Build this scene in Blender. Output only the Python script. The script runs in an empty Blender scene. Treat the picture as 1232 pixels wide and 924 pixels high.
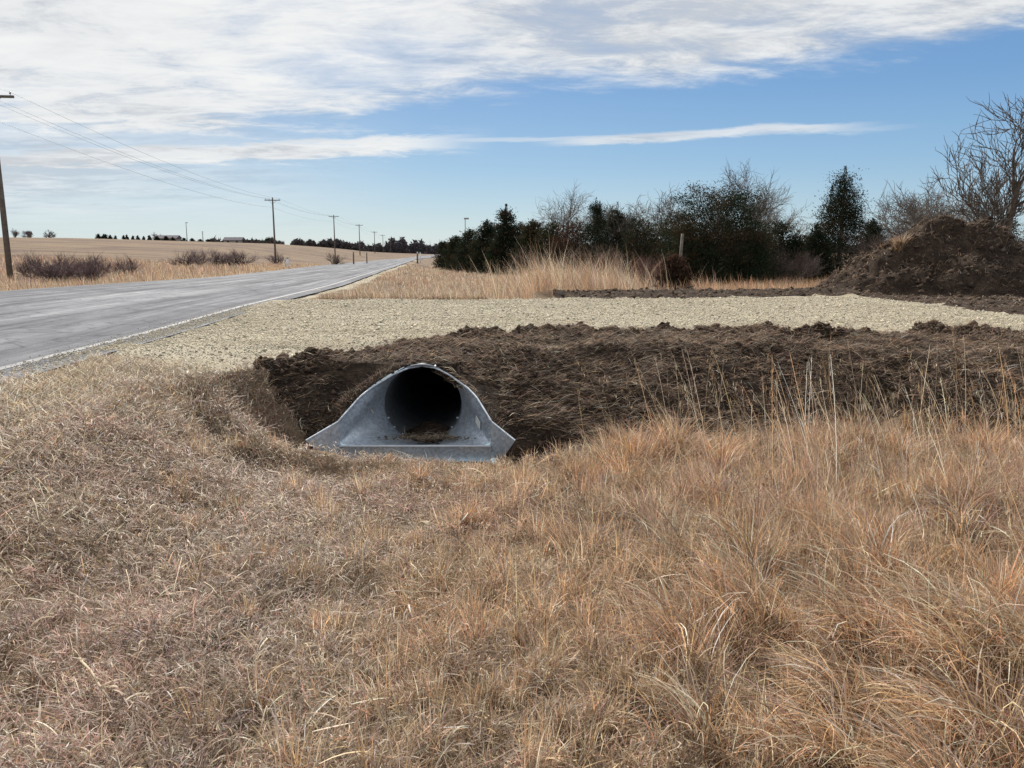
import bpy, math, random
import numpy as np
from mathutils import Vector

random.seed(4)
RNG = np.random.default_rng(11)
R_ = math.radians
sc = bpy.context.scene
C = sc.collection

# ------------------------------------------------------------------ camera
PITCH = R_(9.85)
F = 930.0
cam = bpy.data.cameras.new('camera')
cam.sensor_width = 36
cam.lens = 36 * F / 1232
cam.clip_end = 9000
cam.clip_start = 0.05
co = bpy.data.objects.new('camera', cam)
C.objects.link(co)
co.location = (0, 0, 1.0)
co.rotation_euler = (math.pi / 2 - PITCH, 0, 0)
sc.camera = co


def at(px, Y):
    """world x of something seen in column px of the survey photo, standing Y metres ahead"""
    return (px - 616) / F * Y * math.cos(PITCH)


def hz(py, Y):
    """height of something at distance Y whose top is at row py"""
    b = (462 - py) / F
    yy = math.cos(PITCH) + math.sin(PITCH) * b
    zz = -math.sin(PITCH) + math.cos(PITCH) * b
    return 1.0 + zz / yy * Y


# ------------------------------------------------------------------ noise
def _h(ix, iy, seed):
    n = (ix.astype(np.int64) * 374761393 + iy.astype(np.int64) * 668265263 + seed * 1442695041) & 0xFFFFFFFF
    n = ((n ^ (n >> 13)) * 1274126177) & 0xFFFFFFFF
    n = (n ^ (n >> 16)) & 0xFFFFFFFF
    return n / 4294967295.0


def vn(x, y, seed=0):
    x = np.asarray(x, float); y = np.asarray(y, float)
    fx = np.floor(x); fy = np.floor(y)
    tx = x - fx; ty = y - fy
    tx = tx * tx * (3 - 2 * tx); ty = ty * ty * (3 - 2 * ty)
    a = _h(fx, fy, seed); b = _h(fx + 1, fy, seed)
    c = _h(fx, fy + 1, seed); d = _h(fx + 1, fy + 1, seed)
    return (a * (1 - tx) + b * tx) * (1 - ty) + (c * (1 - tx) + d * tx) * ty


def fbm(x, y, seed=0, oct=4):
    s = 0; a = 0.5; t = 0
    x = np.asarray(x, float); y = np.asarray(y, float)
    for i in range(oct):
        s = s + a * vn(x, y, seed + i * 17)
        t += a; a *= 0.5
        x, y = 1.87 * x + 0.6 * y + 3.1, 1.87 * y - 0.6 * x + 1.7
    return s / t


def sstep(a, b, x):
    t = np.clip((x - a) / (b - a), 0, 1)
    return t * t * (3 - 2 * t)


# ------------------------------------------------------------------ terrain shape
LY = [-60, 0, 6.6, 10, 15.2, 25.5, 39, 75, 139, 200, 420, 900]
LX = [-1, -4.1, -4.45, -4.68, -5.25, -5.95, -7.4, -11.2, -18, -24.5, -34, -20]
FY = [-60, 0, 20, 30, 40, 60, 88, 139, 200, 420, 900]
FX = [-9.5, -12.6, -13.9, -14.3, -15.2, -17.6, -21.2, -26, -32.5, -42, -28]
NXs = [-6, -4, -3, -2.4, -2.2, -1.55, -.8, .4, 1.5, 3.5, 3.8, 4.6, 5.7, 7, 12, 30]
NYs = [8.0, 8.2, 8.6, 8.8, 8.85, 9.05, 9.6, 10.3, 10.9, 10.95, 10.1, 9.9, 10.4, 10.4, 10.4, 10.8]
FDX = [-6, -2.6, 2.4, 6.9, 12, 30]
FDY = [17.8, 17.8, 18.1, 18.9, 20, 20]
X0 = -0.95       # culvert axis
YM, YA = 8.1, 7.38  # pipe mouth, apron front


def XL(y): return np.interp(y, LY, LX)
def XF(y): return np.interp(y, FY, FX)
def YN(x): return np.interp(x, NXs, NYs)
def YG(x): return np.interp(x, [-6, -3.9, -3.5, -3.05, -2.72, -2.38, -2.0, -1.59, -.8, .4, 1.5, 3.5, 3.8, 4.6, 5.7, 7, 12, 30], [5.6, 5.8, 6.7, 7.2, 7.6, 8.2, 8.55, 8.85, 9.7, 10.3, 10.9, 10.95, 10.1, 9.9, 10.4, 10.4, 10.4, 10.8])
def YFAR(x): return np.interp(x, FDX, FDY)
def RZ(y): return -.0065 * np.clip(y, 0, 230)


def rim(s):
    s = np.clip(s, 0, 1)
    return np.interp(s, [0, .02, .06, .19, .41, .58, .79, .95, 1], [0, .10, .17, .31, .49, .59, .67, .73, .75]), -.165 - .49 * s     # half width, height


def superel(y): return .15 * sstep(22, 45, y)


def height(x, y):
    x = np.asarray(x, float); y = np.asarray(y, float)
    d = x - XL(y); dl = XF(y) - x
    r = RZ(y)
    dz = np.interp(y, [-10, 0, 2, 5, 7, 9, 16, 19, 40, 100], [-.55, -.62, -.66, -.78, -.9, -.95, -.95, -.62, -.5, -.4])
    # right hand section, ditch and field
    P = [(0, 0, 0), (.6, -.05, 0), (1.2, -.16, 0), (2.3, .07, 1), (2.9, .0, 1), (4.2, 0, 1), (5.8, .04, 1), (8.5, .13, 1), (15, -.5, 0), (40, -.4, 0), (300, -.35, 0)]
    kk = .26 * (1 - sstep(4.8, 7.2, y))
    d_full = d
    d = np.where(d > 1.2, d - kk * np.minimum(d - 1.2, 2.4) * (1 - sstep(5, 9, d)), d)
    right = np.zeros_like(d)
    for (d0, z0, k0), (d1, z1, k1) in zip(P[:-1], P[1:]):
        a = z0 + dz * k0; b = z1 + dz * k1
        m = (d >= d0) & (d < d1)
        t = (d - d0) / (d1 - d0)
        t = t * t * (3 - 2 * t)
        right = np.where(m, a + (b - a) * t, right)
    right = np.where(d >= 300, -.35, right)
    left = np.interp(dl, [0, .8, 2.5, 5, 9, 20], [0, -.1, -.42, -.6, -.5, -.35]) - superel(y)
    rr = np.hypot(x, y)
    px = 616 + F * x / np.maximum(y, .5)
    el = np.interp(px, [-200, 100, 240, 331, 400, 450, 500, 540], [.86, .84, .66, .52, .3, .1, 0, -.05])
    el = np.where(y < 1, .86, el)
    hill = (1 + 300 * np.tan(np.radians(el)) + 1.5) * sstep(70, 310, rr) * sstep(3, 45, dl)
    hill = hill * (1 - .9 * sstep(330, 620, rr))
    left = left + hill
    z = np.where(d > 0, right, np.where(dl > 0, left, -superel(y) * np.clip((XL(y) - x) / 8, 0, 1)))
    z = z + r
    # drive embankment
    q = YN(x) - y
    ramp = np.interp(q, [-.01, .25, 1.3, 2.0, 2.8, 3.6, 6], [0, -.035, -.13, -.4, -.78, -1.1, -2]) + r
    q2 = y - YFAR(x)
    ramp2 = np.interp(q2, [0, .5, 1.2, 2.2, 3.5, 7], [0, .0, .10, .07, -.2, -1.2]) * np.where(x > .5, 1, 0) + np.interp(q2, [0, .4, 2.2, 5], [0, -.04, -.45, -1.2]) * np.where(x > .5, 0, 1) + r
    rp = np.where(q > 0, ramp, np.where(q2 > 0, ramp2, r))
    z = np.where(d > 0, np.maximum(z, rp), z)
    # roll of the rough ground
    rough = sstep(.8, 2.2, d) * (q > 0) * .05 * (fbm(x * 1.1, y * 1.1, 5, 3) - .5) * 2
    z = z + rough + np.where((d > 3) & (y > 20), .25 * (fbm(x * .12, y * .12, 8, 3) - .5), 0)
    # around the culvert end
    s = (YM - y) / (YM - YA)
    rx, rz = rim(s)
    dx = np.abs(x - X0)
    near = (dx < 2.4) & (y > 6.5) & (y < 8.6)
    capa = rz - .02 + .25 * np.maximum(dx - rx, 0)
    plane = -.8 + .62 * (dx - 1.03) + .75 * (y - 7.35)
    kq = sstep(.12, .38, dx - rx)
    cap = capa * (1 - kq) + np.maximum(plane, capa - .2) * kq
    wcap = -.675 - .14 * np.clip((dx - .75) / .25, 0, 1) + .62 * np.maximum(dx - 1.03, 0) + .6 * np.maximum(y - 7.4, 0)
    tw = sstep(7.62, 7.42, y)
    cap = cap * (1 - tw) + np.minimum(wcap, cap) * tw
    fcap = -1.02 + .8 * np.maximum(dx - .98, 0) + .45 * np.maximum(6.95 - y, 0)
    tf = sstep(7.355, 7.395, y)
    cap = cap * tf + fcap * (1 - tf)
    
    cap = np.where(y > YM, -.16 + (y - YM) * .5 + .4 * dx, cap)
    z = np.where(near, np.minimum(z, cap), z)
    over = (dx < .38) & (y > YM - .02) & (y < 9.5)
    z = np.where(over, np.maximum(z, -.172 + .02 * (y - YM)), z)
    # washed hollow beside the right wing
    z = z - .22 * np.exp(-((x - (X0 + 1.12)) / .22) ** 2 - ((y - 7.25) / .28) ** 2)
    return z


def inside_apron(x, y):
    s = (YM - y) / (YM - YA)
    rx, _ = rim(s)
    return (np.abs(x - X0) < rx + .05) & (y < YM - .0) & (y > YA - .05)


# zones: 0 grass ground, 1 gravel, 2 dirt
def zone(x, y):
    n = (fbm(x * 1.6, y * 1.6, 21, 4) - .5)
    n2 = (fbm(x * 6, y * 6, 23, 3) - .5)
    xx = x + n2 * .25; yy = y + n * .5 + n2 * .2
    d = x - XL(y)
    gravel = (d > -.05 + n * .3) & (yy > YG(xx)) & (yy < YFAR(xx) + .1) & (xx < 8.6 + .2 * n)
    # gravel shoulder running along the road
    gravel |= (d > -.02) & (d < .55 + n * .6 + .5 * sstep(3, 6, y)) & (y < 18)
    gravel |= (d > 0) & (d < .7 + n * .8) & (y >= 17)
    dirt = (~gravel) & (d > 1.5) & (yy <= YG(xx) + .3) & (yy > np.interp(xx, [-2.8, -2.5, -2.1, -1.75, -1.7, .3, .6, 1.2, 2, 5.3, 9, 40], [7.95, 7.7, 7.42, 7.27, 7.3, 7.0, 6.9, 7.3, 7.6, 7.6, 7.2, 6.8]))
    dirt &= xx > -2.82
    dirt |= (~gravel) & (xx > 8.3) & (yy > 7.5) & (yy < 21.5) & (d > 2)
    dirt |= (~gravel) & (xx > 1.0) & (yy >= YFAR(xx)) & (yy < YFAR(xx) + 1.9 + .12 * xx)
    return np.where(gravel, 1, np.where(dirt, 2, 0))


# ------------------------------------------------------------------ materials
def newmat(name):
    m = bpy.data.materials.new(name)
    m.use_nodes = True
    nt = m.node_tree
    b = nt.nodes['Principled BSDF']
    return m, nt, b


def N(nt, typ, **kw):
    n = nt.nodes.new(typ)
    for k, v in kw.items():
        if k in n.inputs:
            n.inputs[k].default_value = v
        else:
            setattr(n, k, v)
    return n


def ramp(nt, fac, stops):
    r = nt.nodes.new('ShaderNodeValToRGB')
    el = r.color_ramp.elements
    while len(el) < len(stops):
        el.new(.5)
    for e, (p, c) in zip(el, stops):
        e.position = p; e.color = (*c, 1)
    nt.links.new(fac, r.inputs[0])
    return r


def mixc(nt, f, a, b, mode='MIX'):
    m = nt.nodes.new('ShaderNodeMix'); m.data_type = 'RGBA'; m.blend_type = mode
    for sock, v in ((m.inputs[0], f), (m.inputs[6], a), (m.inputs[7], b)):
        if isinstance(v, bpy.types.NodeSocket):
            nt.links.new(v, sock)
        elif isinstance(v, (int, float)):
            sock.default_value = v
        else:
            sock.default_value = (*v, 1)
    return m.outputs[2]


def noise(nt, vec, scale, detail=5, rough=.6, dist=0):
    n = N(nt, 'ShaderNodeTexNoise', Scale=scale, Detail=detail, Roughness=rough, Distortion=dist)
    if vec is not None:
        nt.links.new(vec, n.inputs['Vector'])
    return n.outputs['Fac']


def posnode(nt, scale=(1, 1, 1)):
    g = nt.nodes.new('ShaderNodeNewGeometry')
    m = N(nt, 'ShaderNodeMapping'); m.inputs['Scale'].default_value = scale
    nt.links.new(g.outputs['Position'], m.inputs['Vector'])
    return m.outputs['Vector']


def bump(nt, b, h, strength, dist):
    bp = N(nt, 'ShaderNodeBump', Strength=strength, Distance=dist)
    nt.links.new(h, bp.inputs['Height'])
    nt.links.new(bp.outputs['Normal'], b.inputs['Normal'])


def mat_ground():
    m, nt, b = newmat('dry_sod')
    p = posnode(nt)
    big = noise(nt, p, .05, 4); mid = noise(nt, p, .9, 5); fine = noise(nt, p, 30, 5, .7)
    far = noise(nt, posnode(nt, (.02, .06, .05)), 1.0, 6, .68, .6)
    c1 = ramp(nt, mid, [(.3, (.11, .08, .055)), (.5, (.18, .13, .085)), (.7, (.25, .18, .12))]).outputs[0]
    c2 = ramp(nt, far, [(.34, (.09, .064, .053)), (.43, (.16, .113, .08)), (.52, (.215, .158, .105)), (.57, (.115, .08, .065)), (.66, (.18, .128, .09))]).outputs[0]
    g = nt.nodes.new('ShaderNodeNewGeometry')
    ln = N(nt, 'ShaderNodeVectorMath', operation='LENGTH'); nt.links.new(g.outputs['Position'], ln.inputs[0])
    mr = N(nt, 'ShaderNodeMapRange'); mr.inputs['From Min'].default_value = 25; mr.inputs['From Max'].default_value = 70
    nt.links.new(ln.outputs['Value'], mr.inputs['Value'])
    c = mixc(nt, mr.outputs[0], c1, c2)
    sp = ramp(nt, fine, [(.3, (.55, .55, .55)), (.7, (1.35, 1.35, 1.35))]).outputs[0]
    c = mixc(nt, .8, c, sp, 'MULTIPLY')
    nt.links.new(c, b.inputs['Base Color'])
    b.inputs['Roughness'].default_value = 1; b.inputs['Specular IOR Level'].default_value = .1
    bump(nt, b, fine, .7, .04)
    return m


def mat_dirt(name='dark_soil', dark=1.0):
    m, nt, b = newmat(name)
    p = posnode(nt)
    mid = noise(nt, p, 2.2, 6, .65); fine = noise(nt, p, 35, 6, .75); st = noise(nt, posnode(nt, (9, 40, 40)), 1, 4, .7, .6)
    k = dark
    c1 = ramp(nt, mid, [(.3, (.032 * k, .022 * k, .017 * k)), (.5, (.06 * k, .042 * k, .031 * k)), (.72, (.12 * k, .087 * k, .064 * k))]).outputs[0]
    c2 = ramp(nt, st, [(.35, (.5, .5, .5)), (.55, (1, 1, 1)), (.72, (1.9, 1.75, 1.5))]).outputs[0]
    c = mixc(nt, .9, c1, c2, 'MULTIPLY')
    c = mixc(nt, .8, c, ramp(nt, fine, [(.3, (.5, .5, .5)), (.7, (1.5, 1.5, 1.5))]).outputs[0], 'MULTIPLY')
    nt.links.new(c, b.inputs['Base Color'])
    b.inputs['Roughness'].default_value = 1; b.inputs['Specular IOR Level'].default_value = .1
    bump(nt, b, fine, .9, .05)
    return m


def mat_gravel():
    m, nt, b = newmat('limestone_gravel')
    p = posnode(nt)
    v = N(nt, 'ShaderNodeTexVoronoi', Scale=60.0); nt.links.new(p, v.inputs['Vector'])
    c1 = ramp(nt, v.outputs['Color'], [(0, (.34, .295, .22)), (.5, (.49, .44, .335)), (1, (.62, .565, .45))]).outputs[0]
    big = noise(nt, p, .45, 5, .65)
    rut = noise(nt, posnode(nt, (.12, 1.6, 1)), 1, 4, .6, .6)
    c1 = mixc(nt, .8, c1, ramp(nt, rut, [(.36, (.74, .70, .63)), (.5, (1, 1, 1)), (.62, (1.08, 1.08, 1.06))]).outputs[0], 'MULTIPLY')
    c = mixc(nt, .75, c1, ramp(nt, big, [(.3, (.72, .68, .62)), (.6, (1.05, 1.05, 1.05))]).outputs[0], 'MULTIPLY')
    ed = ramp(nt, v.outputs['Distance'], [(0, (1.1, 1.1, 1.1)), (.55, (.9, .9, .9)), (.8, (.4, .38, .35))]).outputs[0]
    c = mixc(nt, .8, c, ed, 'MULTIPLY')
    nt.links.new(c, b.inputs['Base Color'])
    b.inputs['Roughness'].default_value = .95; b.inputs['Specular IOR Level'].default_value = .2
    inv = N(nt, 'ShaderNodeMath', operation='SUBTRACT'); inv.inputs[0].default_value = 1
    nt.links.new(v.outputs['Distance'], inv.inputs[1])
    bump(nt, b, inv.outputs[0], 1, .02)
    return m


def mat_road():
    m, nt, b = newmat('worn_asphalt')
    uv = N(nt, 'ShaderNodeUVMap'); uv.uv_map = 'UVMap'
    def mp(s):
        k = N(nt, 'ShaderNodeMapping'); k.inputs['Scale'].default_value = s
        nt.links.new(uv.outputs[0], k.inputs['Vector']); return k.outputs[0]
    lanes = noise(nt, mp((1.3, .03, 1)), 1, 4, .55)
    streak = noise(nt, mp((3.5, .09, 1)), 1, 5, .65, .4)
    patch = noise(nt, mp((.5, .16, 1)), 1, 5, .7, .8)
    fine = noise(nt, posnode(nt), 60, 4, .7)
    c = ramp(nt, lanes, [(.35, (.104, .108, .122)), (.5, (.142, .147, .163)), (.66, (.19, .195, .21))]).outputs[0]
    c = mixc(nt, .9, c, ramp(nt, streak, [(.36, (.58, .58, .6)), (.5, (1, 1, 1)), (.64, (1.4, 1.38, 1.36))]).outputs[0], 'MULTIPLY')
    c = mixc(nt, .8, c, ramp(nt, patch, [(.36, (.6, .6, .63)), (.5, (1, 1, 1)), (.64, (1.25, 1.25, 1.22))]).outputs[0], 'MULTIPLY')
    mott = noise(nt, mp((2.2, 1.1, 1)), 1, 6, .75, .5)
    c = mixc(nt, .8, c, ramp(nt, mott, [(.34, (.66, .66, .68)), (.5, (1, 1, 1)), (.66, (1.22, 1.22, 1.2))]).outputs[0], 'MULTIPLY')
    seam = noise(nt, mp((.55, .7, 1)), 1, 3, .5, 1.5)
    c = mixc(nt, .75, c, ramp(nt, seam, [(.485, (1, 1, 1)), (.498, (.45, .45, .46)), (.502, (.45, .45, .46)), (.515, (1, 1, 1))]).outputs[0], 'MULTIPLY')
    c = mixc(nt, .8, c, ramp(nt, fine, [(.3, (.6, .6, .6)), (.7, (1.4, 1.4, 1.4))]).outputs[0], 'MULTIPLY')
    nt.links.new(c, b.inputs['Base Color'])
    b.inputs['Roughness'].default_value = .9
    b.inputs['Specular IOR Level'].default_value = .12
    bump(nt, b, fine, .5, .01)
    return m


def mat_paint():
    m, nt, b = newmat('worn_road_paint')
    p = posnode(nt)
    f = noise(nt, p, 9, 6, .75)
    c = ramp(nt, f, [(.44, (.15, .155, .165)), (.56, (.22, .22, .22)), (.70, (.38, .37, .355))]).outputs[0]
    nt.links.new(c, b.inputs['Base Color']); b.inputs['Roughness'].default_value = .8
    return m


def mat_plain(name, col, rough=.8, metal=0, spec=.3, nscale=None, amt=.3, bumps=0):
    m, nt, b = newmat(name)
    b.inputs['Roughness'].default_value = rough
    b.inputs['Metallic'].default_value = metal
    b.inputs['Specular IOR Level'].default_value = spec
    if nscale:
        tc = nt.nodes.new('ShaderNodeTexCoord')
        f = noise(nt, tc.outputs['Object'], nscale, 5, .65)
        lo = tuple(c * (1 - amt) for c in col); hi = tuple(min(1, c * (1 + amt)) for c in col)
        nt.links.new(ramp(nt, f, [(.32, lo), (.68, hi)]).outputs[0], b.inputs['Base Color'])
        if bumps:
            bump(nt, b, f, .5, bumps)
    else:
        b.inputs['Base Color'].default_value = (*col, 1)
    return m


def mat_attr(name, rough=.75, trans=0.35, spec=.25):
    """surface whose own colour is stored blade by blade / leaf by leaf"""
    m, nt, b = newmat(name)
    a = N(nt, 'ShaderNodeVertexColor'); a.layer_name = 'Col'
    nt.links.new(a.outputs['Color'], b.inputs['Base Color'])
    b.inputs['Roughness'].default_value = rough
    b.inputs['Specular IOR Level'].default_value = spec
    if trans > 0:
        t = N(nt, 'ShaderNodeBsdfTranslucent'); nt.links.new(a.outputs['Color'], t.inputs['Color'])
        mx = N(nt, 'ShaderNodeMixShader', Fac=trans)
        nt.links.new(b.outputs[0], mx.inputs[1]); nt.links.new(t.outputs[0], mx.inputs[2])
        nt.links.new(mx.outputs[0], nt.nodes['Material Output'].inputs['Surface'])
    return m


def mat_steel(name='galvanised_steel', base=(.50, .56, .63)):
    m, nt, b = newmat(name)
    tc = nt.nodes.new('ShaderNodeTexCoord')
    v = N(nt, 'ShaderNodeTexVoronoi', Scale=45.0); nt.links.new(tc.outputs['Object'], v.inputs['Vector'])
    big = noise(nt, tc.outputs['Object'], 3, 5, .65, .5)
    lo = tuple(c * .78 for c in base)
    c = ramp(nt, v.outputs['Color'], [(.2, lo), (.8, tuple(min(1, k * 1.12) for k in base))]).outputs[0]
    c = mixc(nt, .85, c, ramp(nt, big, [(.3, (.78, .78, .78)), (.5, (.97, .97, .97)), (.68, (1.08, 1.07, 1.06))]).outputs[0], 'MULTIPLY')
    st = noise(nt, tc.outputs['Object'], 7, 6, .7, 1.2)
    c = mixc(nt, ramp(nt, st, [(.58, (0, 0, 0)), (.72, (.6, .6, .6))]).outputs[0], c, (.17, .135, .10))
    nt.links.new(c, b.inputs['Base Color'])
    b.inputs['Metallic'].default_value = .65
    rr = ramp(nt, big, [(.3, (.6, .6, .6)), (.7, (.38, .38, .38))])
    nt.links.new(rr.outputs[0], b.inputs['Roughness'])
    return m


KD = .85
M = dict(lip=mat_plain('bright_zinc', (.62, .66, .70), .55, .2, nscale=12, amt=.12), band=mat_plain('dull_zinc', (.20, .22, .25), .7, nscale=14, amt=.3),
    ground=mat_ground(), dirt=mat_dirt('dark_soil', .85), mound=mat_dirt('mound_soil', .95), gravel=mat_gravel(), road=mat_road(), paint=mat_paint(),
    grass=mat_attr('dry_grass', .55, .42, .4), straw=mat_attr('straw_litter', .85, .15), stones=mat_attr('loose_limestone', .95, 0, .2),
    clods=mat_attr('soil_clods', 1, 0, .1), cedar=mat_attr('cedar_foliage', .95, .1, .03), twig=mat_attr('bare_twigs', .85, 0, .2),
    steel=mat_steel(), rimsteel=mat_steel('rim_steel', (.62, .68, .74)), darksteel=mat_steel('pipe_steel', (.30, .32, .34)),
    bark=mat_plain('grey_bark', (.13, .105, .085), .9, nscale=9, amt=.4),
    pole=mat_plain('weathered_pole', (.15, .125, .105), .9, nscale=4, amt=.3),
    arm=mat_plain('crossarm_timber', (.14, .12, .10), .9, nscale=5, amt=.3),
    porcelain=mat_plain('porcelain', (.30, .28, .27), .3), wire=mat_plain('wire', (.12, .12, .12), .5, .4),
    sticker=mat_plain('white_sticker', (.72, .74, .74), .6, nscale=20, amt=.08),
    post=mat_plain('grey_post_timber', (.15, .13, .11), .9, nscale=8, amt=.35, bumps=.01),
    white=mat_plain('white_paint', (.75, .75, .75), .6, nscale=5, amt=.1),
    roof=mat_plain('roof_shingles', (.10, .09, .11), .9, nscale=2, amt=.3),
    wall=mat_plain('siding', (.30, .27, .25), .85, nscale=2, amt=.2), glass=mat_plain('window_glass', (.03, .035, .04), .15),
    greenp=mat_plain('green_paint', (.05, .12, .08), .6), husk=mat_plain('dry_husk', (.42, .34, .235), .8, nscale=14, amt=.25, bumps=.004),
    deadwood=mat_plain('bleached_stick', (.36, .28, .20), .85, nscale=20, amt=.3), yellow=mat_plain('yellow_plate', (.6, .42, .05), .6),
)


# ------------------------------------------------------------------ mesh helpers
def raw(name, verts, faces, mat, parent=None, cols=None, smooth=False, link=True):
    """verts (n,3), faces (m,k) arrays, cols (n,3)"""
    verts = np.ascontiguousarray(verts, dtype=np.float32)
    faces = np.ascontiguousarray(faces, dtype=np.int32)
    me = bpy.data.meshes.new(name)
    k = faces.shape[1]; m = faces.shape[0]
    me.vertices.add(len(verts)); me.vertices.foreach_set('co', verts.ravel())
    me.loops.add(m * k); me.loops.foreach_set('vertex_index', faces.ravel())
    me.polygons.add(m)
    me.polygons.foreach_set('loop_start', np.arange(0, m * k, k, dtype=np.int32))
    if smooth:
        me.polygons.foreach_set('use_smooth', np.ones(m, bool))
    if cols is not None:
        at_ = me.color_attributes.new('Col', 'FLOAT_COLOR', 'POINT')
        rgba = np.ones((len(verts), 4), np.float32); rgba[:, :3] = np.clip(cols, 0, 1)
        at_.data.foreach_set('color', rgba.ravel())
    me.update(calc_edges=True)
    me.materials.append(mat)
    o = bpy.data.objects.new(name, me)
    if link:
        C.objects.link(o)
    if parent:
        o.parent = parent
    return o


class MB:
    """collects shapes for one mesh object"""
    def __init__(s):
        s.v = []; s.f = []; s.n = 0

    def add(s, v, f):
        v = np.asarray(v, float).reshape(-1, 3)
        for a in f:
            s.f.append([i + s.n for i in a])
        s.v.append(v); s.n += len(v)

    def box(s, c, size, rz=0, taper=1):
        x, y, z = [k / 2 for k in size]
        P = []
        for sz in (-1, 1):
            t = taper if sz > 0 else 1
            for sx, sy in ((-1, -1), (1, -1), (1, 1), (-1, 1)):
                px, py = sx * x * t, sy * y * t
                P.append((c[0] + px * math.cos(rz) - py * math.sin(rz), c[1] + px * math.sin(rz) + py * math.cos(rz), c[2] + sz * z))
        s.add(P, [(3, 2, 1, 0), (4, 5, 6, 7), (0, 1, 5, 4), (1, 2, 6, 5), (2, 3, 7, 6), (3, 0, 4, 7)])

    def tube(s, pts, rad, n=8, caps=True):
        pts = np.asarray(pts, float)
        rad = np.broadcast_to(np.asarray(rad, float), (len(pts),))
        v, f = tube_arr(pts, rad, n)
        s.add(v, f.tolist())
        if caps:
            b = s.n - len(v)
            s.f.append([b + i for i in range(n)][::-1]); s.f.append([b + (len(pts) - 1) * n + i for i in range(n)])

    def build(s, name, mat, parent=None, smooth=False, link=True):
        me = bpy.data.meshes.new(name)
        me.from_pydata(np.concatenate(s.v).tolist(), [], s.f)
        if smooth:
            for p in me.polygons: p.use_smooth = True
        me.materials.append(mat)
        o = bpy.data.objects.new(name, me)
        if link: C.objects.link(o)
        if parent: o.parent = parent
        return o


def tube_arr(pts, rad, n):
    d = np.gradient(pts, axis=0)
    d /= np.linalg.norm(d, axis=1, keepdims=True) + 1e-9
    ref = np.array([0, 0, 1.0]) if abs(d[0, 2]) < .9 else np.array([1.0, 0, 0])
    a = np.cross(d, ref); a /= np.linalg.norm(a, axis=1, keepdims=True) + 1e-9
    b = np.cross(d, a)
    th = np.arange(n) * 2 * math.pi / n
    ring = pts[:, None, :] + rad[:, None, None] * (np.cos(th)[None, :, None] * a[:, None, :] + np.sin(th)[None, :, None] * b[:, None, :])
    v = ring.reshape(-1, 3)
    k = len(pts)
    i = np.arange(k - 1)[:, None] * n; j = np.arange(n)[None, :]; j2 = (j + 1) % n
    f = np.stack([i + j, i + j2, i + n + j2, i + n + j], -1).reshape(-1, 4)
    return v, f


def empty(name, loc=(0, 0, 0), rz=0):
    o = bpy.data.objects.new(name, None)
    C.objects.link(o); o.location = loc; o.rotation_euler = (0, 0, rz); o.empty_display_size = .2
    return o


def tag(o, label=None, cat=None, group=None, kind=None):
    if label: o['label'] = label
    if cat: o['category'] = cat
    if group: o['group'] = group
    if kind: o['kind'] = kind
    return o


def clone(o, parent=None):
    c = o.copy(); C.objects.link(c); c.parent = parent
    for ch in list(o.children):
        clone(ch, c)
    return c


# ------------------------------------------------------------------ blades
def blades(P, L, th0, th1, az, w, col, K=5, tipw=.15, wrand=1.0, curlz=None):
    """ribbons: P (n,3) root, L length, th0/th1 lean from vertical at root/tip, az lean azimuth, w width"""
    n = len(P)
    t = np.linspace(0, 1, K)
    th = th0[:, None] + (th1 - th0)[:, None] * t[None, :]
    if curlz is None:
        curlz = RNG.normal(0, .35, n)
    azz = az[:, None] + curlz[:, None] * t[None, :]
    dirs = np.stack([np.sin(th) * np.cos(azz), np.sin(th) * np.sin(azz), np.cos(th)], -1)
    seg = dirs[:, :-1] * (L / (K - 1))[:, None, None]
    pts = np.concatenate([np.zeros((n, 1, 3)), np.cumsum(seg, 1)], 1) + P[:, None, :]
    wa = az + math.pi / 2 + RNG.normal(0, .7 * wrand, n)
    wv = np.stack([np.cos(wa), np.sin(wa), RNG.normal(0, .25, n)], -1)
    prof = np.minimum(1, .55 + 1.2 * t) * (1 - (1 - tipw) * t ** 2.2)
    half = wv[:, None, :] * (w[:, None] * prof[None, :])[:, :, None] / 2
    v = np.stack([pts - half, pts + half], 2).reshape(n * K * 2, 3)
    base = (np.arange(n) * K * 2)[:, None]
    i = np.arange(K - 1)[None, :] * 2
    f = np.stack([base + i, base + i + 1, base + i + 3, base + i + 2], -1).reshape(-1, 4)
    cols = np.repeat(col, K * 2, 0)
    return v, f, cols


def join(parts):
    V = []; Fc = []; Cc = []; n = 0
    for v, f, c in parts:
        V.append(v); Fc.append(f + n); Cc.append(c); n += len(v)
    return np.concatenate(V), np.concatenate(Fc), np.concatenate(Cc)


PAL = np.array([(.47, .355, .235), (.50, .285, .155), (.35, .275, .225), (.74, .62, .46), (.40, .245, .20), (.38, .31, .20), (.56, .38, .215)])
TAN, ORA, GRY, PALE, RED, OLV, GOLD = range(7)


def pick(weights, n):
    """weights (n,7) -> colours"""
    w = np.asarray(weights, float)
    if w.ndim == 1: w = np.broadcast_to(w, (n, 7))
    cs = np.cumsum(w, 1); cs /= cs[:, -1:]
    r = RNG.random(n)[:, None]
    idx = (r > cs).sum(1)
    c = PAL[np.minimum(idx, 6)].copy()
    c *= np.where(RNG.random(n) < .16, RNG.uniform(1.25, 1.8, n), RNG.uniform(.38, 1.25, n))[:, None]
    c *= 1 + RNG.normal(0, .04, (n, 3))
    return np.clip(c, .01, .85)


# ================================================================== TERRAIN
def axis(a, b, fine, lo, hi, g=1.12, cap=260):
    c = list(np.arange(a, b + fine / 2, fine))
    s = fine
    x = c[-1]
    while x < hi:
        s = min(s * g, cap); x += s; c.append(x)
    s = fine; x = c[0]; left = []
    while x > lo:
        s = min(s * g, cap); x -= s; left.append(x)
    return np.array(left[::-1] + c)


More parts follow.
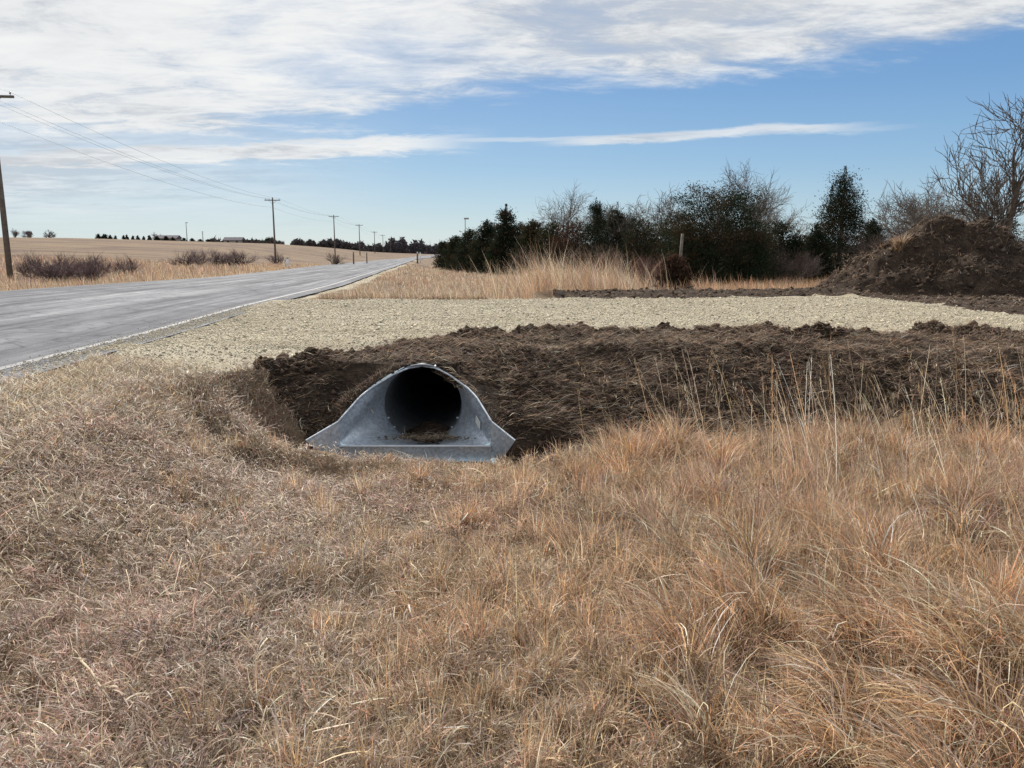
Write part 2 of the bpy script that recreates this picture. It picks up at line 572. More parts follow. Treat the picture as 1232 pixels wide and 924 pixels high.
gx = axis(-5.6, 8.0, .042, -3500, 3500)
gy = axis(5.0, 12.0, .042, -400, 7000, 1.06)
X, Y = np.meshgrid(gx, gy)
Z = height(X, Y)
zn = zone(X, Y)
# under the road the ground sheet stays below the asphalt
d_ = X - XL(Y); dl_ = XF(Y) - X
under = (d_ < .3) & (dl_ < .3) & (Y < 430)
onroad = (d_ < .06) & (dl_ < .06)
Z = np.where(onroad, Z - .08, Z)
# clods and roll of the loose soil
n1 = fbm(X * 3.5, Y * 3.5, 31, 5); n2 = fbm(X * 11, Y * 11, 37, 4)
dirtw = (zn == 2)
edge = np.exp(-((Y - YG(X) - .1) / .25) ** 2)
dz_ = (n1 - .5) * .16 + (n2 - .5) * .13 + edge * .05 * (fbm(X * 2, Y * .5, 41, 3) > .42)
nearap = np.exp(-(np.maximum(np.abs(X - X0) - np.where(Y < 7.5, 1.1, .8), 0) / .15) ** 2) * (Y > 6.6) * (Y < 9.6)
Z = np.where(dirtw, Z + dz_ * (1 - .9 * nearap) - .02 * nearap, Z)
Z = np.where(zn == 1, Z + (fbm(X * 5, Y * 5, 43, 3) - .5) * .03 + (fbm(X * .7, Y * .7, 44, 3) - .5) * .06, Z)
Z = np.where((zn == 0) & (Y < 30) & ~onroad, Z + (fbm(X * 2.2, Y * 2.2, 47, 4) - .5) * .12 * sstep(.5, 1.5, d_), Z)
ny, nx = X.shape
idx = np.arange(nx * ny).reshape(ny, nx)
quads = np.stack([idx[:-1, :-1], idx[:-1, 1:], idx[1:, 1:], idx[1:, :-1]], -1).reshape(-1, 4)
V = np.stack([X.ravel(), Y.ravel(), Z.ravel()], 1)
cxy = (V[quads[:, 0]] + V[quads[:, 2]]) / 2
zf = zone(cxy[:, 0], cxy[:, 1])
hole = inside_apron(cxy[:, 0], cxy[:, 1])


def submesh(name, sel, mat, kind='structure', smooth=True):
    q = quads[sel]
    u, inv = np.unique(q, return_inverse=True)
    o = raw(name, V[u], inv.reshape(-1, 4), mat, smooth=smooth)
    tag(o, kind=kind)
    return o


submesh('ground', (zf == 0) & ~hole, M['ground'])
submesh('gravel_drive', (zf == 1) & ~hole, M['gravel'])
submesh('dirt_bank', (zf == 2) & ~hole, M['dirt'])


def ground_z(x, y):
    """height on the built sheet (bilinear)"""
    x = np.atleast_1d(x); y = np.atleast_1d(y)
    i = np.clip(np.searchsorted(gx, x) - 1, 0, nx - 2); j = np.clip(np.searchsorted(gy, y) - 1, 0, ny - 2)
    tx = (x - gx[i]) / (gx[i + 1] - gx[i]); ty = (y - gy[j]) / (gy[j + 1] - gy[j])
    return (Z[j, i] * (1 - tx) + Z[j, i + 1] * tx) * (1 - ty) + (Z[j + 1, i] * (1 - tx) + Z[j + 1, i + 1] * tx) * ty


def gz1(x, y): return float(ground_z(x, y)[0])


# soil tucked against the outside of the culvert rim
_sk = []
for sg_ in (-1, 1):
    for s_ in np.linspace(0, 1, 60):
        rx_, rz_ = rim(s_); y_ = YM - (YM - YA) * s_
        xo_ = X0 + sg_ * (rx_ + .12); zo_ = min(gz1(xo_, y_) - .004, rz_ + .05)
        for t_ in np.linspace(0, 1, 6):
            _sk.append((X0 + sg_ * (rx_ + .006 + .114 * t_), y_, rz_ - .014 + (zo_ - rz_ + .014) * t_ + .012 * math.sin(t_ * math.pi) * (vn(s_ * 40 + sg_ * 9, t_ * 3, 3) * 2 - .6)))
_i = np.arange(120 * 6).reshape(2, 60, 6)
_f = np.concatenate([np.stack([_i[k, :-1, :-1], _i[k, :-1, 1:], _i[k, 1:, 1:], _i[k, 1:, :-1]], -1).reshape(-1, 4) for k in range(2)])
_o = raw('dirt_bank', np.array(_sk, float), _f, M['dirt'], smooth=True); tag(_o, kind='structure')

# road ribbon ---------------------------------------------------------
def ribbon(name, us, off, mat, lift):
    """us: list of cross positions (metres from the near line, towards the far side; or fraction>=0 with 'f')"""
    ys = np.concatenate([np.arange(-60, 0, 2), np.arange(0, 60, .5), np.arange(60, 200, 2), np.arange(200, 430, 8)])
    verts = []; uvs = []
    for y in ys:
        xl = XL(y); xf = XF(y); W = xl - xf
        r = float(RZ(y))
        for u in us:
            t = off(u, W, y)
            x = xl - t
            se = superel(y) * np.clip(t / 8, 0, 1)
            z = r - se + .05 * (1 - (2 * np.clip(t / W, 0, 1) - 1) ** 2) + lift
            verts.append((x, y, z)); uvs.append((t, y))
    n = len(us)
    k = len(ys)
    i = np.arange(k - 1)[:, None] * n; j = np.arange(n - 1)[None, :]
    f = np.stack([i + j + 1, i + j, i + n + j, i + n + j + 1], -1).reshape(-1, 4)
    o = raw(name, np.array(verts), f, mat, smooth=True)
    me = o.data
    uvl = me.uv_layers.new(name='UVMap')
    li = f.ravel()
    uvl.data.foreach_set('uv', np.array(uvs, np.float32)[li].ravel())
    tag(o, kind='structure')
    return o


NU = 15
ribbon('road', list(range(NU)), lambda u, W, y: -.38 + (W + .7) * u / (NU - 1) + (.05 * float(fbm(np.array(y * .9), np.array(u * 0.), 5, 3) - .5) if u in (0,) else 0), M['road'], .004)
ribbon('road_marking', [0, .10], lambda u, W, y: u + .0, M['paint'], .012)
ribbon('road_marking', [0, .10], lambda u, W, y: W - .1 + u, M['paint'], .012)

# ================================================================== CULVERT
cv = empty('culvert', (X0, YA, -.93))
tag(cv, 'galvanised steel culvert pipe with a flared end section opening out of the dark bank', 'culvert')
AX = X0


def sect(s, n=26):
    """half section from rim (t=0) to floor centre (t=1), relative x (>=0) and z"""
    t = np.linspace(0, 1, n)
    ph = math.pi / 2 - t * math.pi
    r = .41
    cx_, cz_ = r * np.cos(ph), -.62 + r * np.sin(ph)
    # front section: rim -> sloping wall -> corner -> floor
    key = np.array([(.75, -.655), (.745, -.72), (.74, -.80), (.732, -.872), (.66, -.893), (.30, -.898), (0, -.90)])
    kt = np.array([0, .12, .27, .42, .58, .8, 1])
    fx = np.interp(t, kt, key[:, 0]); fz = np.interp(t, kt, key[:, 1])
    bx = float(rim(s)[0]) / .75; bz = s
    if s == 0: bx = 0
    kt_ = sstep(0, .38, t); bx = bx * (1 - kt_) + (s ** .95) * kt_
    x = cx_ * (1 - bx) + fx * bx
    z = cz_ * (1 - bz) + fz * bz
    return x, z


NS = 18
ss = np.linspace(0, 1, NS) ** 1.15
rows = []
for s in ss:
    x, z = sect(float(s))
    y = YM - (YM - YA) * s
    full = [(-a, y, b) for a, b in zip(x, z)] + [(a, y, b) for a, b in list(zip(x, z))[::-1][1:]]
    rows.append(full)
rows = np.array(rows)
nr, ncol = rows.shape[:2]
rows_l = rows.copy()
rows_l[:, :, 1] -= YA; rows_l[:, :, 2] += .93
vi = np.arange(nr * ncol).reshape(nr, ncol)
ff = np.stack([vi[:-1, :-1], vi[:-1, 1:], vi[1:, 1:], vi[1:, :-1]], -1).reshape(-1, 4)
shell = raw('end_section', rows_l.reshape(-1, 3), ff, M['steel'], cv, smooth=True)
# rolled rim
for sgn in (0, -1):
    pts = rows_l[:, sgn, :]
    mb = MB(); mb.tube(pts, .011, 8); mb.build('rolled_rim', M['rimsteel'], cv, True)
# wings
for sg in (-1, 1):
    fx, fz = .75 * sg, -.655
    tipx = (.98 if sg > 0 else 1.02) * sg
    inner_top = (fx, 0, fz + .93); inner_bot = (.725 * sg, 0, -1.02 + .93)
    tip = (tipx, -.20, -.795 + .93); tipb = (.86 * sg, -.10, -1.0 + .93)
    vv = [inner_top, tip, tipb, inner_bot]
    vv2 = [(a, b + .006, c) for a, b, c in vv]
    mb = MB(); mb.add(vv + vv2, [(0, 1, 2, 3), (7, 6, 5, 4), (0, 4, 5, 1), (1, 5, 6, 2), (2, 6, 7, 3), (3, 7, 4, 0)])
    w = mb.build('wing_plate', M['steel'], cv)
    mb = MB(); mb.tube([(fx, 0, fz + .93), (tipx, -.20, -.795 + .93)], .009, 8); mb.build('wing_rim', M['rimsteel'], w)
    for k in range(4):
        mb = MB(); mb.tube([(sg * .728, -.004, .22 - k * .06), (sg * .728, -.014, .22 - k * .06)], .007, 6); mb.build('bolt', M['rimsteel'], w)
# toe plate with folded lip
mb = MB(); mb.box((0, -.012, -.09), (1.49, .006, .25)); tp = mb.build('toe_plate', M['steel'], cv)
mb = MB(); mb.box((0, -.022, .036), (1.48, .034, .009)); mb.build('toe_lip', M['lip'], tp)
for k in range(9):
    mb = MB(); mb.tube([(-.6 + k * .15, -.014, .012), (-.6 + k * .15, -.024, .012)], .008, 6); mb.build('bolt', M['rimsteel'], tp)
# pipe
pr = []
L = 9.0; nrg = 300
for k in range(nrg):
    yy = k / nrg * L
    r = .412 + .009 * math.sin(yy / .068 * 2 * math.pi)
    pr.append((yy, r))
mb = MB()
pts = np.array([(0 - yy * .05 * 0, YM - YA + yy - .02, -.62 + .93 - yy * .03) for yy, r in pr])
v, f = tube_arr(pts, np.array([r for yy, r in pr]), 48)
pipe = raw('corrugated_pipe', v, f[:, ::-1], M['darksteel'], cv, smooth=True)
v, f = tube_arr(pts[[-1]] + np.array([[0, 0, 0.0]]) + np.array([[0, 0, 0], [0, .01, 0]]), np.array([.42, .001]), 48)
raw('added_end_cap', v, f, M['dirt'], pipe)  # added disc closes the unseen far end so no daylight shows through
# connector band at the crown
th = np.linspace(math.pi * .12, math.pi * .88, 24)
for yy, rr_, nm in ((.0, .424, 'connector_band'),):
    vv = []
    for a in th:
        for dy, dr in ((-.045, 0), (-.03, .012), (0, .004), (.03, .012), (.05, 0)):
            vv.append(((rr_ + dr) * math.cos(a), YM - YA + dy, -.62 + .93 + (rr_ + dr) * math.sin(a)))
    ii = np.arange(23)[:, None] * 5; jj = np.arange(4)[None, :]
    f = np.stack([ii + jj, ii + jj + 1, ii + jj + 6, ii + jj + 5], -1).reshape(-1, 4)
    bd = raw(nm, np.array(vv), f, M['band'], cv, smooth=True)
    bd.modifiers.new('t', 'SOLIDIFY').thickness = .005
    mb = MB(); mb.tube([(.14, YM - YA - .06, .20 + .52), (.14, YM - YA + .06, .20 + .52)], .012, 6); mb.build('band_bolt', M['rimsteel'], bd)
# sticker on the right wall
ri = int(np.argmin(np.abs(ss - .70)))
cols_r = np.arange(ncol // 2 + 3, ncol - 2)
ci_ = int(cols_r[np.argmin(np.abs(rows[ri, cols_r, 2] + .70))])
c0 = rows_l[ri, ci_]
u = rows_l[ri + 1, ci_] - rows_l[ri - 1, ci_]; u /= np.linalg.norm(u)
vv_ = rows_l[ri, ci_ + 1] - rows_l[ri, ci_ - 1]; vv_ -= u * vv_.dot(u); vv_ /= np.linalg.norm(vv_)
nrm = np.cross(u, vv_)
if nrm[0] > 0: nrm = -nrm
c0 = c0 + nrm * .016
q = [c0 + u * sa * .06 + vv_ * sb * .048 for sa, sb in ((-1, -1), (1, -1), (1, 1), (-1, 1))]
q2 = [p - nrm * .002 for p in q]
mb = MB(); mb.add(q + q2, [(0, 1, 2, 3), (7, 6, 5, 4), (0, 4, 5, 1), (1, 5, 6, 2), (2, 6, 7, 3), (3, 7, 4, 0)])
mb.build('sticker', M['sticker'], shell)

for k_ in range(9):
    a_ = math.pi * (1.12 + .095 * k_ * (1 if k_ < 5 else 1))
    mb = MB(); c_ = (.405 * math.cos(a_), YM - YA - .03, .31 + .405 * math.sin(a_)); mb.tube([c_, (c_[0] * .96, c_[1] - .012, .31 + (c_[2] - .31) * .96)], .009, 6); mb.build('bolt', M['rimsteel'], cv)
# sediment washed onto the apron floor
a = np.linspace(-.62, .66, 60); b = np.linspace(-.55, .62, 50)
A, B = np.meshgrid(a, b)
hsed = .19 * np.exp(-((A - .06) / .30) ** 2 - ((B - .55) / .42) ** 2) + .07 * (fbm(A * 9, B * 9, 3, 4) - .45) - .045 + .065 * np.exp(-((A - .32) / .26) ** 2 - ((B + .15) / .33) ** 2)
vy = YA + .08 + (B + .55) * .78
flo = -.90 - .13 * sstep(YA, YM, vy) + .006
zz = flo + hsed
i_ = np.arange(60 * 50).reshape(50, 60)
f = np.stack([i_[:-1, :-1], i_[:-1, 1:], i_[1:, 1:], i_[1:, :-1]], -1).reshape(-1, 4)
sed = raw('sediment', np.stack([A.ravel() + AX, vy.ravel(), zz.ravel()], 1), f, M['dirt'], smooth=True)
tag(sed, kind='stuff')
sed_z = lambda x, y: None

# ================================================================== GRASS
def wedge(y0, y1, dens, pad=.7):
    """uniform points over the strip of ground y0..y1 that the view takes in (with a margin)"""
    wmax = .70 * y1 + pad
    n = int(dens * (y1 - y0) * 2 * wmax)
    x = RNG.uniform(-wmax, wmax, n); y = RNG.uniform(y0, y1, n)
    k = np.abs(x) < .70 * y + pad
    return x[k], y[k]


def left_matted(x, y):
    """how far the cover is the low matted grey grass (left side, road bank)"""
    b = (-.15 * y + .0)
    n = fbm(x * .7, y * .7, 61, 4) - .5
    return sstep(.5, -.7, x - b + n * 1.6 - .05)


def clear(x, y, pad=.0):
    d = x - XL(y)
    k = (zone(x, y) == 0) & (d > .75 + pad)
    k &= ~((np.abs(x - X0) < .93) & (y > 7.12) & (y < 8.3))
    k &= ~((np.abs(x - X0) < .72) & (y > 6.92) & (y < 8.3))
    return k


def near_grass():
    out = []
    bands = [(1.15, 2.2, 6600, 1.15), (2.2, 3.2, 5800, 1.15), (3.2, 4.6, 4200, 1.3), (4.6, 6.2, 3000, 1.6), (6.2, 8.2, 2000, 2.0)]
    for y0, y1, dens, ws in bands + [(a, b, d * .33, -w * 1.7) for a, b, d, w in bands] + [(-1.5, 1.15, 900, -1.9)]:
        if ws > 0:
            x, y = wedge(y0, y1, dens)
        else:      # thinner cover to either side of the view and behind it
            ws = -ws
            x, y = wedge(max(y0, y0), y1, dens, 3.2)
            k = (np.abs(x) >= .70 * y + .7) | (y < 1.15); x = x[k]; y = y[k]
        k = clear(x, y); x = x[k]; y = y[k]; n = len(x)
        lm = left_matted(x, y)
        # clumping: pull points to jittered centres
        cs = .23
        cx = np.floor(x / cs); cy = np.floor(y / cs)
        jx = (cx + _h(cx, cy, 5)) * cs; jy = (cy + _h(cx, cy, 6)) * cs
        pull = np.where(RNG.random(n) < .62, RNG.uniform(.3, .9, n), 0) * (1 - .55 * lm)
        bx = x + (jx - x) * pull; by = y + (jy - y) * pull
        k = clear(bx, by); bx, by, x, y, lm, pull, cx, cy = [q[k] for q in (bx, by, x, y, lm, pull, cx, cy)]
        n = len(bx)
        tuft = _h(cx, cy, 9)
        hue = .5 + 1.6 * (fbm(bx * .9, by * .9, 71, 4) - .5); hue2 = .5 + 1.6 * (fbm(bx * 1.3, by * 1.3, 77, 4) - .5); hn = fbm(bx * 1.5, by * 1.5, 81, 3)
        upright = (RNG.random(n) > .48 + .42 * lm)
        # height
        Lr = np.where(upright, RNG.uniform(.07, .22, n) * (.5 + .9 * hn) * (.65 + .7 * tuft) + .02, RNG.uniform(.05, .16, n))
        right = sstep(.3, 1.5, bx - .12 * by + (hue - .5))
        Lr = Lr * (1 + .25 * right * upright) * (1 - .2 * lm)
        # front lip before the culvert stays low
        lip = np.exp(-((bx - X0) / .8) ** 2) * sstep(5.2, 6.8, by)
        Lr = Lr * (1 - .62 * lip)
        # azimuth: away from clump centre, plus the lie of the wind (to the left and forward)
        outw = np.arctan2(y - jy[k] if False else by - (cy + _h(cx, cy, 6)) * cs, bx - (cx + _h(cx, cy, 5)) * cs)
        lie = 2.6 + 2.2 * (fbm(bx * .55, by * .55, 91, 3) - .5) * 2 * 1.6
        az = np.where(upright, np.where(RNG.random(n) < .6, outw, RNG.uniform(0, 6.28, n)), lie + RNG.normal(0, 1.15, n))
        th0 = np.where(upright, np.abs(RNG.normal(.05, .2, n)), RNG.uniform(.7, 1.35, n))
        th1 = np.where(upright, th0 + np.abs(RNG.normal(.8, .65, n)), RNG.uniform(1.2, 2.3, n))
        w = RNG.uniform(.0018, .0036, n) * ws * np.where(upright, .9, 1.35) * (1 + .9 * (RNG.random(n) < .06))
        gzv = ground_z(bx, by)
        bz = gzv - .01 + np.where(upright, 0, RNG.uniform(0, .075, n) * (.6 + .8 * hn))
        W = np.zeros((n, 7))
        W[:, TAN] = 1.0 + 1.2 * (1 - lm); W[:, GRY] = .5 + 1.7 * lm + 2.5 * np.clip(.48 - hue, 0, 1); W[:, PALE] = .35 + .25 * lm
        W[:, ORA] = (1 - lm) * (.5 + 9 * np.clip(hue - .5, 0, 1)) + .1; W[:, RED] = .35 + .5 * lm + 6 * np.clip(hue2 - .52, 0, 1)
        W[:, GOLD] = (1 - lm) * (.6 + 5 * np.clip(hn - .5, 0, 1)); W[:, OLV] = .4 + 2.5 * np.clip(.45 - hue2, 0, 1)
        col = pick(W, n)
        col *= (.78 + .44 * tuft)[:, None]
        out.append(blades(np.stack([bx, by, bz], 1), Lr, th0, th1, az, w, col, K=5))
        # broken tips and seed fluff lodged through the canopy
        m = int(n * .45); ii = RNG.integers(0, n, m)
        out.append(blades(np.stack([bx[ii] + RNG.normal(0, .02, m), by[ii] + RNG.normal(0, .02, m), gzv[ii] + RNG.uniform(.02, .13, m) * (.5 + hn[ii]) * (1 - .5 * lip[ii])], 1), RNG.uniform(.012, .04, m), RNG.uniform(.2, 2.2, m), RNG.uniform(.2, 2.6, m),
                          RNG.uniform(0, 6.28, m), RNG.uniform(.002, .0045, m) * ws, np.clip(col[ii] * RNG.uniform(.9, 1.5, m)[:, None], 0, .85), K=3))
    v, f, c = join(out)
    g = raw('dry_grass', v, f, M['grass'], cols=c)
    return tag(g, 'tan and grey dry grass matted over the ditch floor in the foreground', 'grass', kind='stuff')


near_grass()


def coarse_grass():
    """broad arching blades low right, tufts of redder bluestem at right"""
    out = []
    cents = []
    r = np.random.default_rng(5)
    while len(cents) < 70:
        y = r.uniform(1.7, 4.6); x = r.uniform(.55, .72 * y + .5)
        if x > .55 + .18 * (y - 1.7) + r.normal(0, .15): cents.append((x, y, r.uniform(.6, 1.25), 0))
    for i in range(120):
        y = r.uniform(4.2, 7.3); x = r.uniform(.25, .70 * y + .6)
        if x > .2 + (y - 4.5) * .25 and clear(np.array([x]), np.array([y]))[0]: cents.append((x, y, r.uniform(.7, 1.3), 1))
    for i in range(120):
        y = r.uniform(2.0, 6.7); x = r.uniform(-.45 * y, .4 * y)
        if clear(np.array([x]), np.array([y]))[0] and not (abs(x - X0) < 1.0 and y > 6.0): cents.append((x, y, r.uniform(.4, .8), 2))
    # the big russet clumps that stand up against the dark soil, and the coarse one at lower right
    for x, y, s in ((1.1, 6.7, 1.6), (1.5, 6.95, 1.75), (1.8, 6.5, 1.4), (2.75, 6.9, 1.7), (3.1, 6.75, 1.8), (3.4, 6.6, 1.3), (4.3, 6.8, 1.3), (.45, 6.15, .95), (.1, 5.9, .85), (1.9, 4.7, 1.3), (2.15, 4.45, 1.1),
                    (1.2, 5.3, 1.0), (2.9, 5.2, 1.1), (1.0, 3.5, .9), (2.3, 3.4, 1.2), (-.75, 6.05, .7), (-.3, 4.9, .75), (-.9, 4.6, .6)):
        cents.append((x, y, s, 3))
    for x, y, s in ((1.55, 2.35, 1.15), (1.3, 2.1, 1.0), (1.75, 2.7, 1.2), (1.2, 2.6, .9), (1.9, 3.1, 1.2), (1.45, 3.0, 1.0), (1.05, 2.3, .8)):
        cents.append((x, y, s, 4))
    for x, y, s, typ in cents:
        n = int({0: 120, 1: 150, 2: 120, 3: 620, 4: 230}[typ] * (s ** .5))
        a = RNG.uniform(0, 6.28, n); rad = np.abs(RNG.normal(0, (.15 if typ == 3 else .075) * s, n))
        bx = x + rad * np.cos(a); by = y + rad * np.sin(a)
        k = clear(bx, by); bx = bx[k]; by = by[k]; a = a[k]; n = len(bx)
        if n == 0: continue
        bz = ground_z(bx, by) - .01
        if typ == 0:
            arch = RNG.random(n) < .6
            L = np.where(arch, RNG.uniform(.28, .5, n), RNG.uniform(.15, .36, n)) * s
            az = np.where(arch, RNG.normal(2.9, .9, n), a)
            th0 = np.abs(RNG.normal(.15, .15, n)); th1 = np.where(arch, RNG.uniform(1.4, 2.2, n), th0 + RNG.uniform(.2, .9, n))
            w = RNG.uniform(.0028, .0062, n) * (.8 + .1 * y)
            col = pick([1.2, 2.2, .5, 1.8, .7, .2, 1.8], n)
        elif typ == 4:
            L = RNG.uniform(.2, .46, n) * s; az = RNG.normal(3.0, .7, n)
            th0 = np.abs(RNG.normal(.2, .18, n)); th1 = RNG.uniform(1.5, 2.6, n)
            w = RNG.uniform(.0035, .0072, n)
            col = pick([1.0, 2.4, .2, 2.4, .4, .1, 2.4], n)
        elif typ == 3:
            L = RNG.uniform(.14, .34, n) * s * (1 - .5 * np.clip(rad[k] / (.34 * s), 0, 1)); az = np.where(RNG.random(n) < .75, a, RNG.uniform(0, 6.28, n))
            th0 = np.abs(RNG.normal(.12, .2, n)) + rad[k] * 1.5; th1 = th0 + np.abs(RNG.normal(1.0, .8, n))
            w = RNG.uniform(.0024, .0045, n) * (.6 + .1 * y)
            col = pick([1.3, 3.6, .2, 1.0, 1.1, .1, 2.0], n)
        elif typ == 1:
            s = s * (.72 if x > 3.2 else .95)
            L = RNG.uniform(.12, .36, n) * s; az = np.where(RNG.random(n) < .7, a, 2.8)
            th0 = np.abs(RNG.normal(.15, .22, n)); th1 = th0 + np.abs(RNG.normal(.9, .7, n))
            w = RNG.uniform(.003, .0055, n) * (.6 + .07 * y)
            red = _h(np.array([x * 50]), np.array([y * 50]), 3)[0]
            col = pick([[1.0, 4.0, .3, .6, .3, .2, 1.6], [2.0, 1.0, .8, 1.6, .3, .4, 1.0], [.8, 1.2, 1.0, .5, 2.6, .2, .4], [1.4, .5, 2.6, .8, .9, 1.2, .3]][int(red * 3.99)], n)
        else:
            L = RNG.uniform(.12, .32, n) * s; az = a
            th0 = np.abs(RNG.normal(.1, .15, n)); th1 = th0 + np.abs(RNG.normal(.6, .4, n))
            w = RNG.uniform(.002, .0038, n) * (.7 + .09 * y)
            red = _h(np.array([x * 50]), np.array([y * 50]), 3)[0]
            col = pick([1.6, 1.6 * red, .5, .9, .5, .2, 1.6], n)
        col *= RNG.uniform(.75, 1.25)
        out.append(blades(np.stack([bx, by, bz], 1), L, th0, th1, az, w, col, K=6, tipw=.2))
    v, f, c = join(out)
    return tag(raw('bluestem_tufts', v, f, M['grass'], cols=c), 'russet bluestem tufts with arching blades at the right foreground', 'grass', kind='stuff')


coarse_grass()


def broad_litter():
    x, y = wedge(1.3, 6.8, 26)
    k = clear(x, y); x, y = x[k], y[k]; n = len(x)
    v, f, c = blades(np.stack([x, y, ground_z(x, y) + RNG.uniform(.03, .10, n)], 1), RNG.uniform(.08, .26, n), RNG.uniform(.7, 1.4, n), RNG.uniform(1.2, 2.2, n), RNG.uniform(0, 6.28, n),
                     RNG.uniform(.005, .009, n), pick([1.2, .2, .8, 2.4, .2, .4, .6], n), K=6, tipw=.3, curlz=RNG.normal(0, 1.0, n))
    tag(raw('broken_blades', v, f, M['grass'], cols=c), 'broken broad pale blades scattered over the matted grass', 'grass', kind='stuff')


broad_litter()


def stalks():
    """tall seed stalks leaning with the wind"""
    out = []
    n = 520
    x = RNG.uniform(.6, 6.4, n); y = RNG.uniform(5.2, 7.5, n)
    keep = (RNG.random(n) < sstep(.2, 2.2, x - .1)) & clear(x, y)
    x2 = RNG.uniform(1.0, 4.6, 330); y2 = RNG.uniform(2.3, 5.2, 330)
    k2 = (x2 > .36 * y2 + .25) & (x2 < .72 * y2 + .7)
    x = np.concatenate([x[keep], x2[k2]]); y = np.concatenate([y[keep], y2[k2]])
    n = len(x)
    L = np.where(y > 5.2, RNG.uniform(.45, 1.12, n), RNG.uniform(.4, .85, n))
    az = RNG.normal(3.1, .45, n); th0 = np.abs(RNG.normal(.22, .12, n)); th1 = th0 + RNG.normal(.18, .2, n)
    P = np.stack([x, y, ground_z(x, y)], 1)
    col = pick([2, .5, .2, 2.2, .1, .3, 1.4], n)
    st = np.random.get_state()
    out.append(blades(P, L, th0, th1, az, RNG.uniform(.0026, .0042, n) * (.65 + .07 * y), col, K=6, tipw=.45, curlz=np.zeros(n)))
    # seed heads: short bits flaring near the tip
    for rep in range(7):
        t = RNG.uniform(.72, 1.0, n)
        th = th0 + (th1 - th0) * t / 2
        Q = P + (np.stack([np.sin(th) * np.cos(az), np.sin(th) * np.sin(az), np.cos(th)], 1)) * (L * t)[:, None]
        out.append(blades(Q, RNG.uniform(.025, .06, n), th + RNG.normal(0, .5, n), th + RNG.normal(0, .6, n), az + RNG.normal(0, 1, n), RNG.uniform(.002, .0035, n), col * 1.05, K=3))
    # leaf blades off the stalks
    for rep in range(2):
        t = RNG.uniform(.1, .6, n)
        Q = P + (np.stack([np.sin(th0) * np.cos(az), np.sin(th0) * np.sin(az), np.cos(th0)], 1)) * (L * t)[:, None]
        out.append(blades(Q, RNG.uniform(.08, .22, n), RNG.uniform(.3, .8, n), RNG.uniform(1.2, 2.3, n), az + RNG.normal(0, 1.4, n), RNG.uniform(.002, .004, n), col, K=4))
    v, f, c = join(out)
    return tag(raw('tall_stalks', v, f, M['grass'], cols=c), 'tall pale seed stalks leaning left over the dark bank', 'grass', kind='stuff')


stalks()


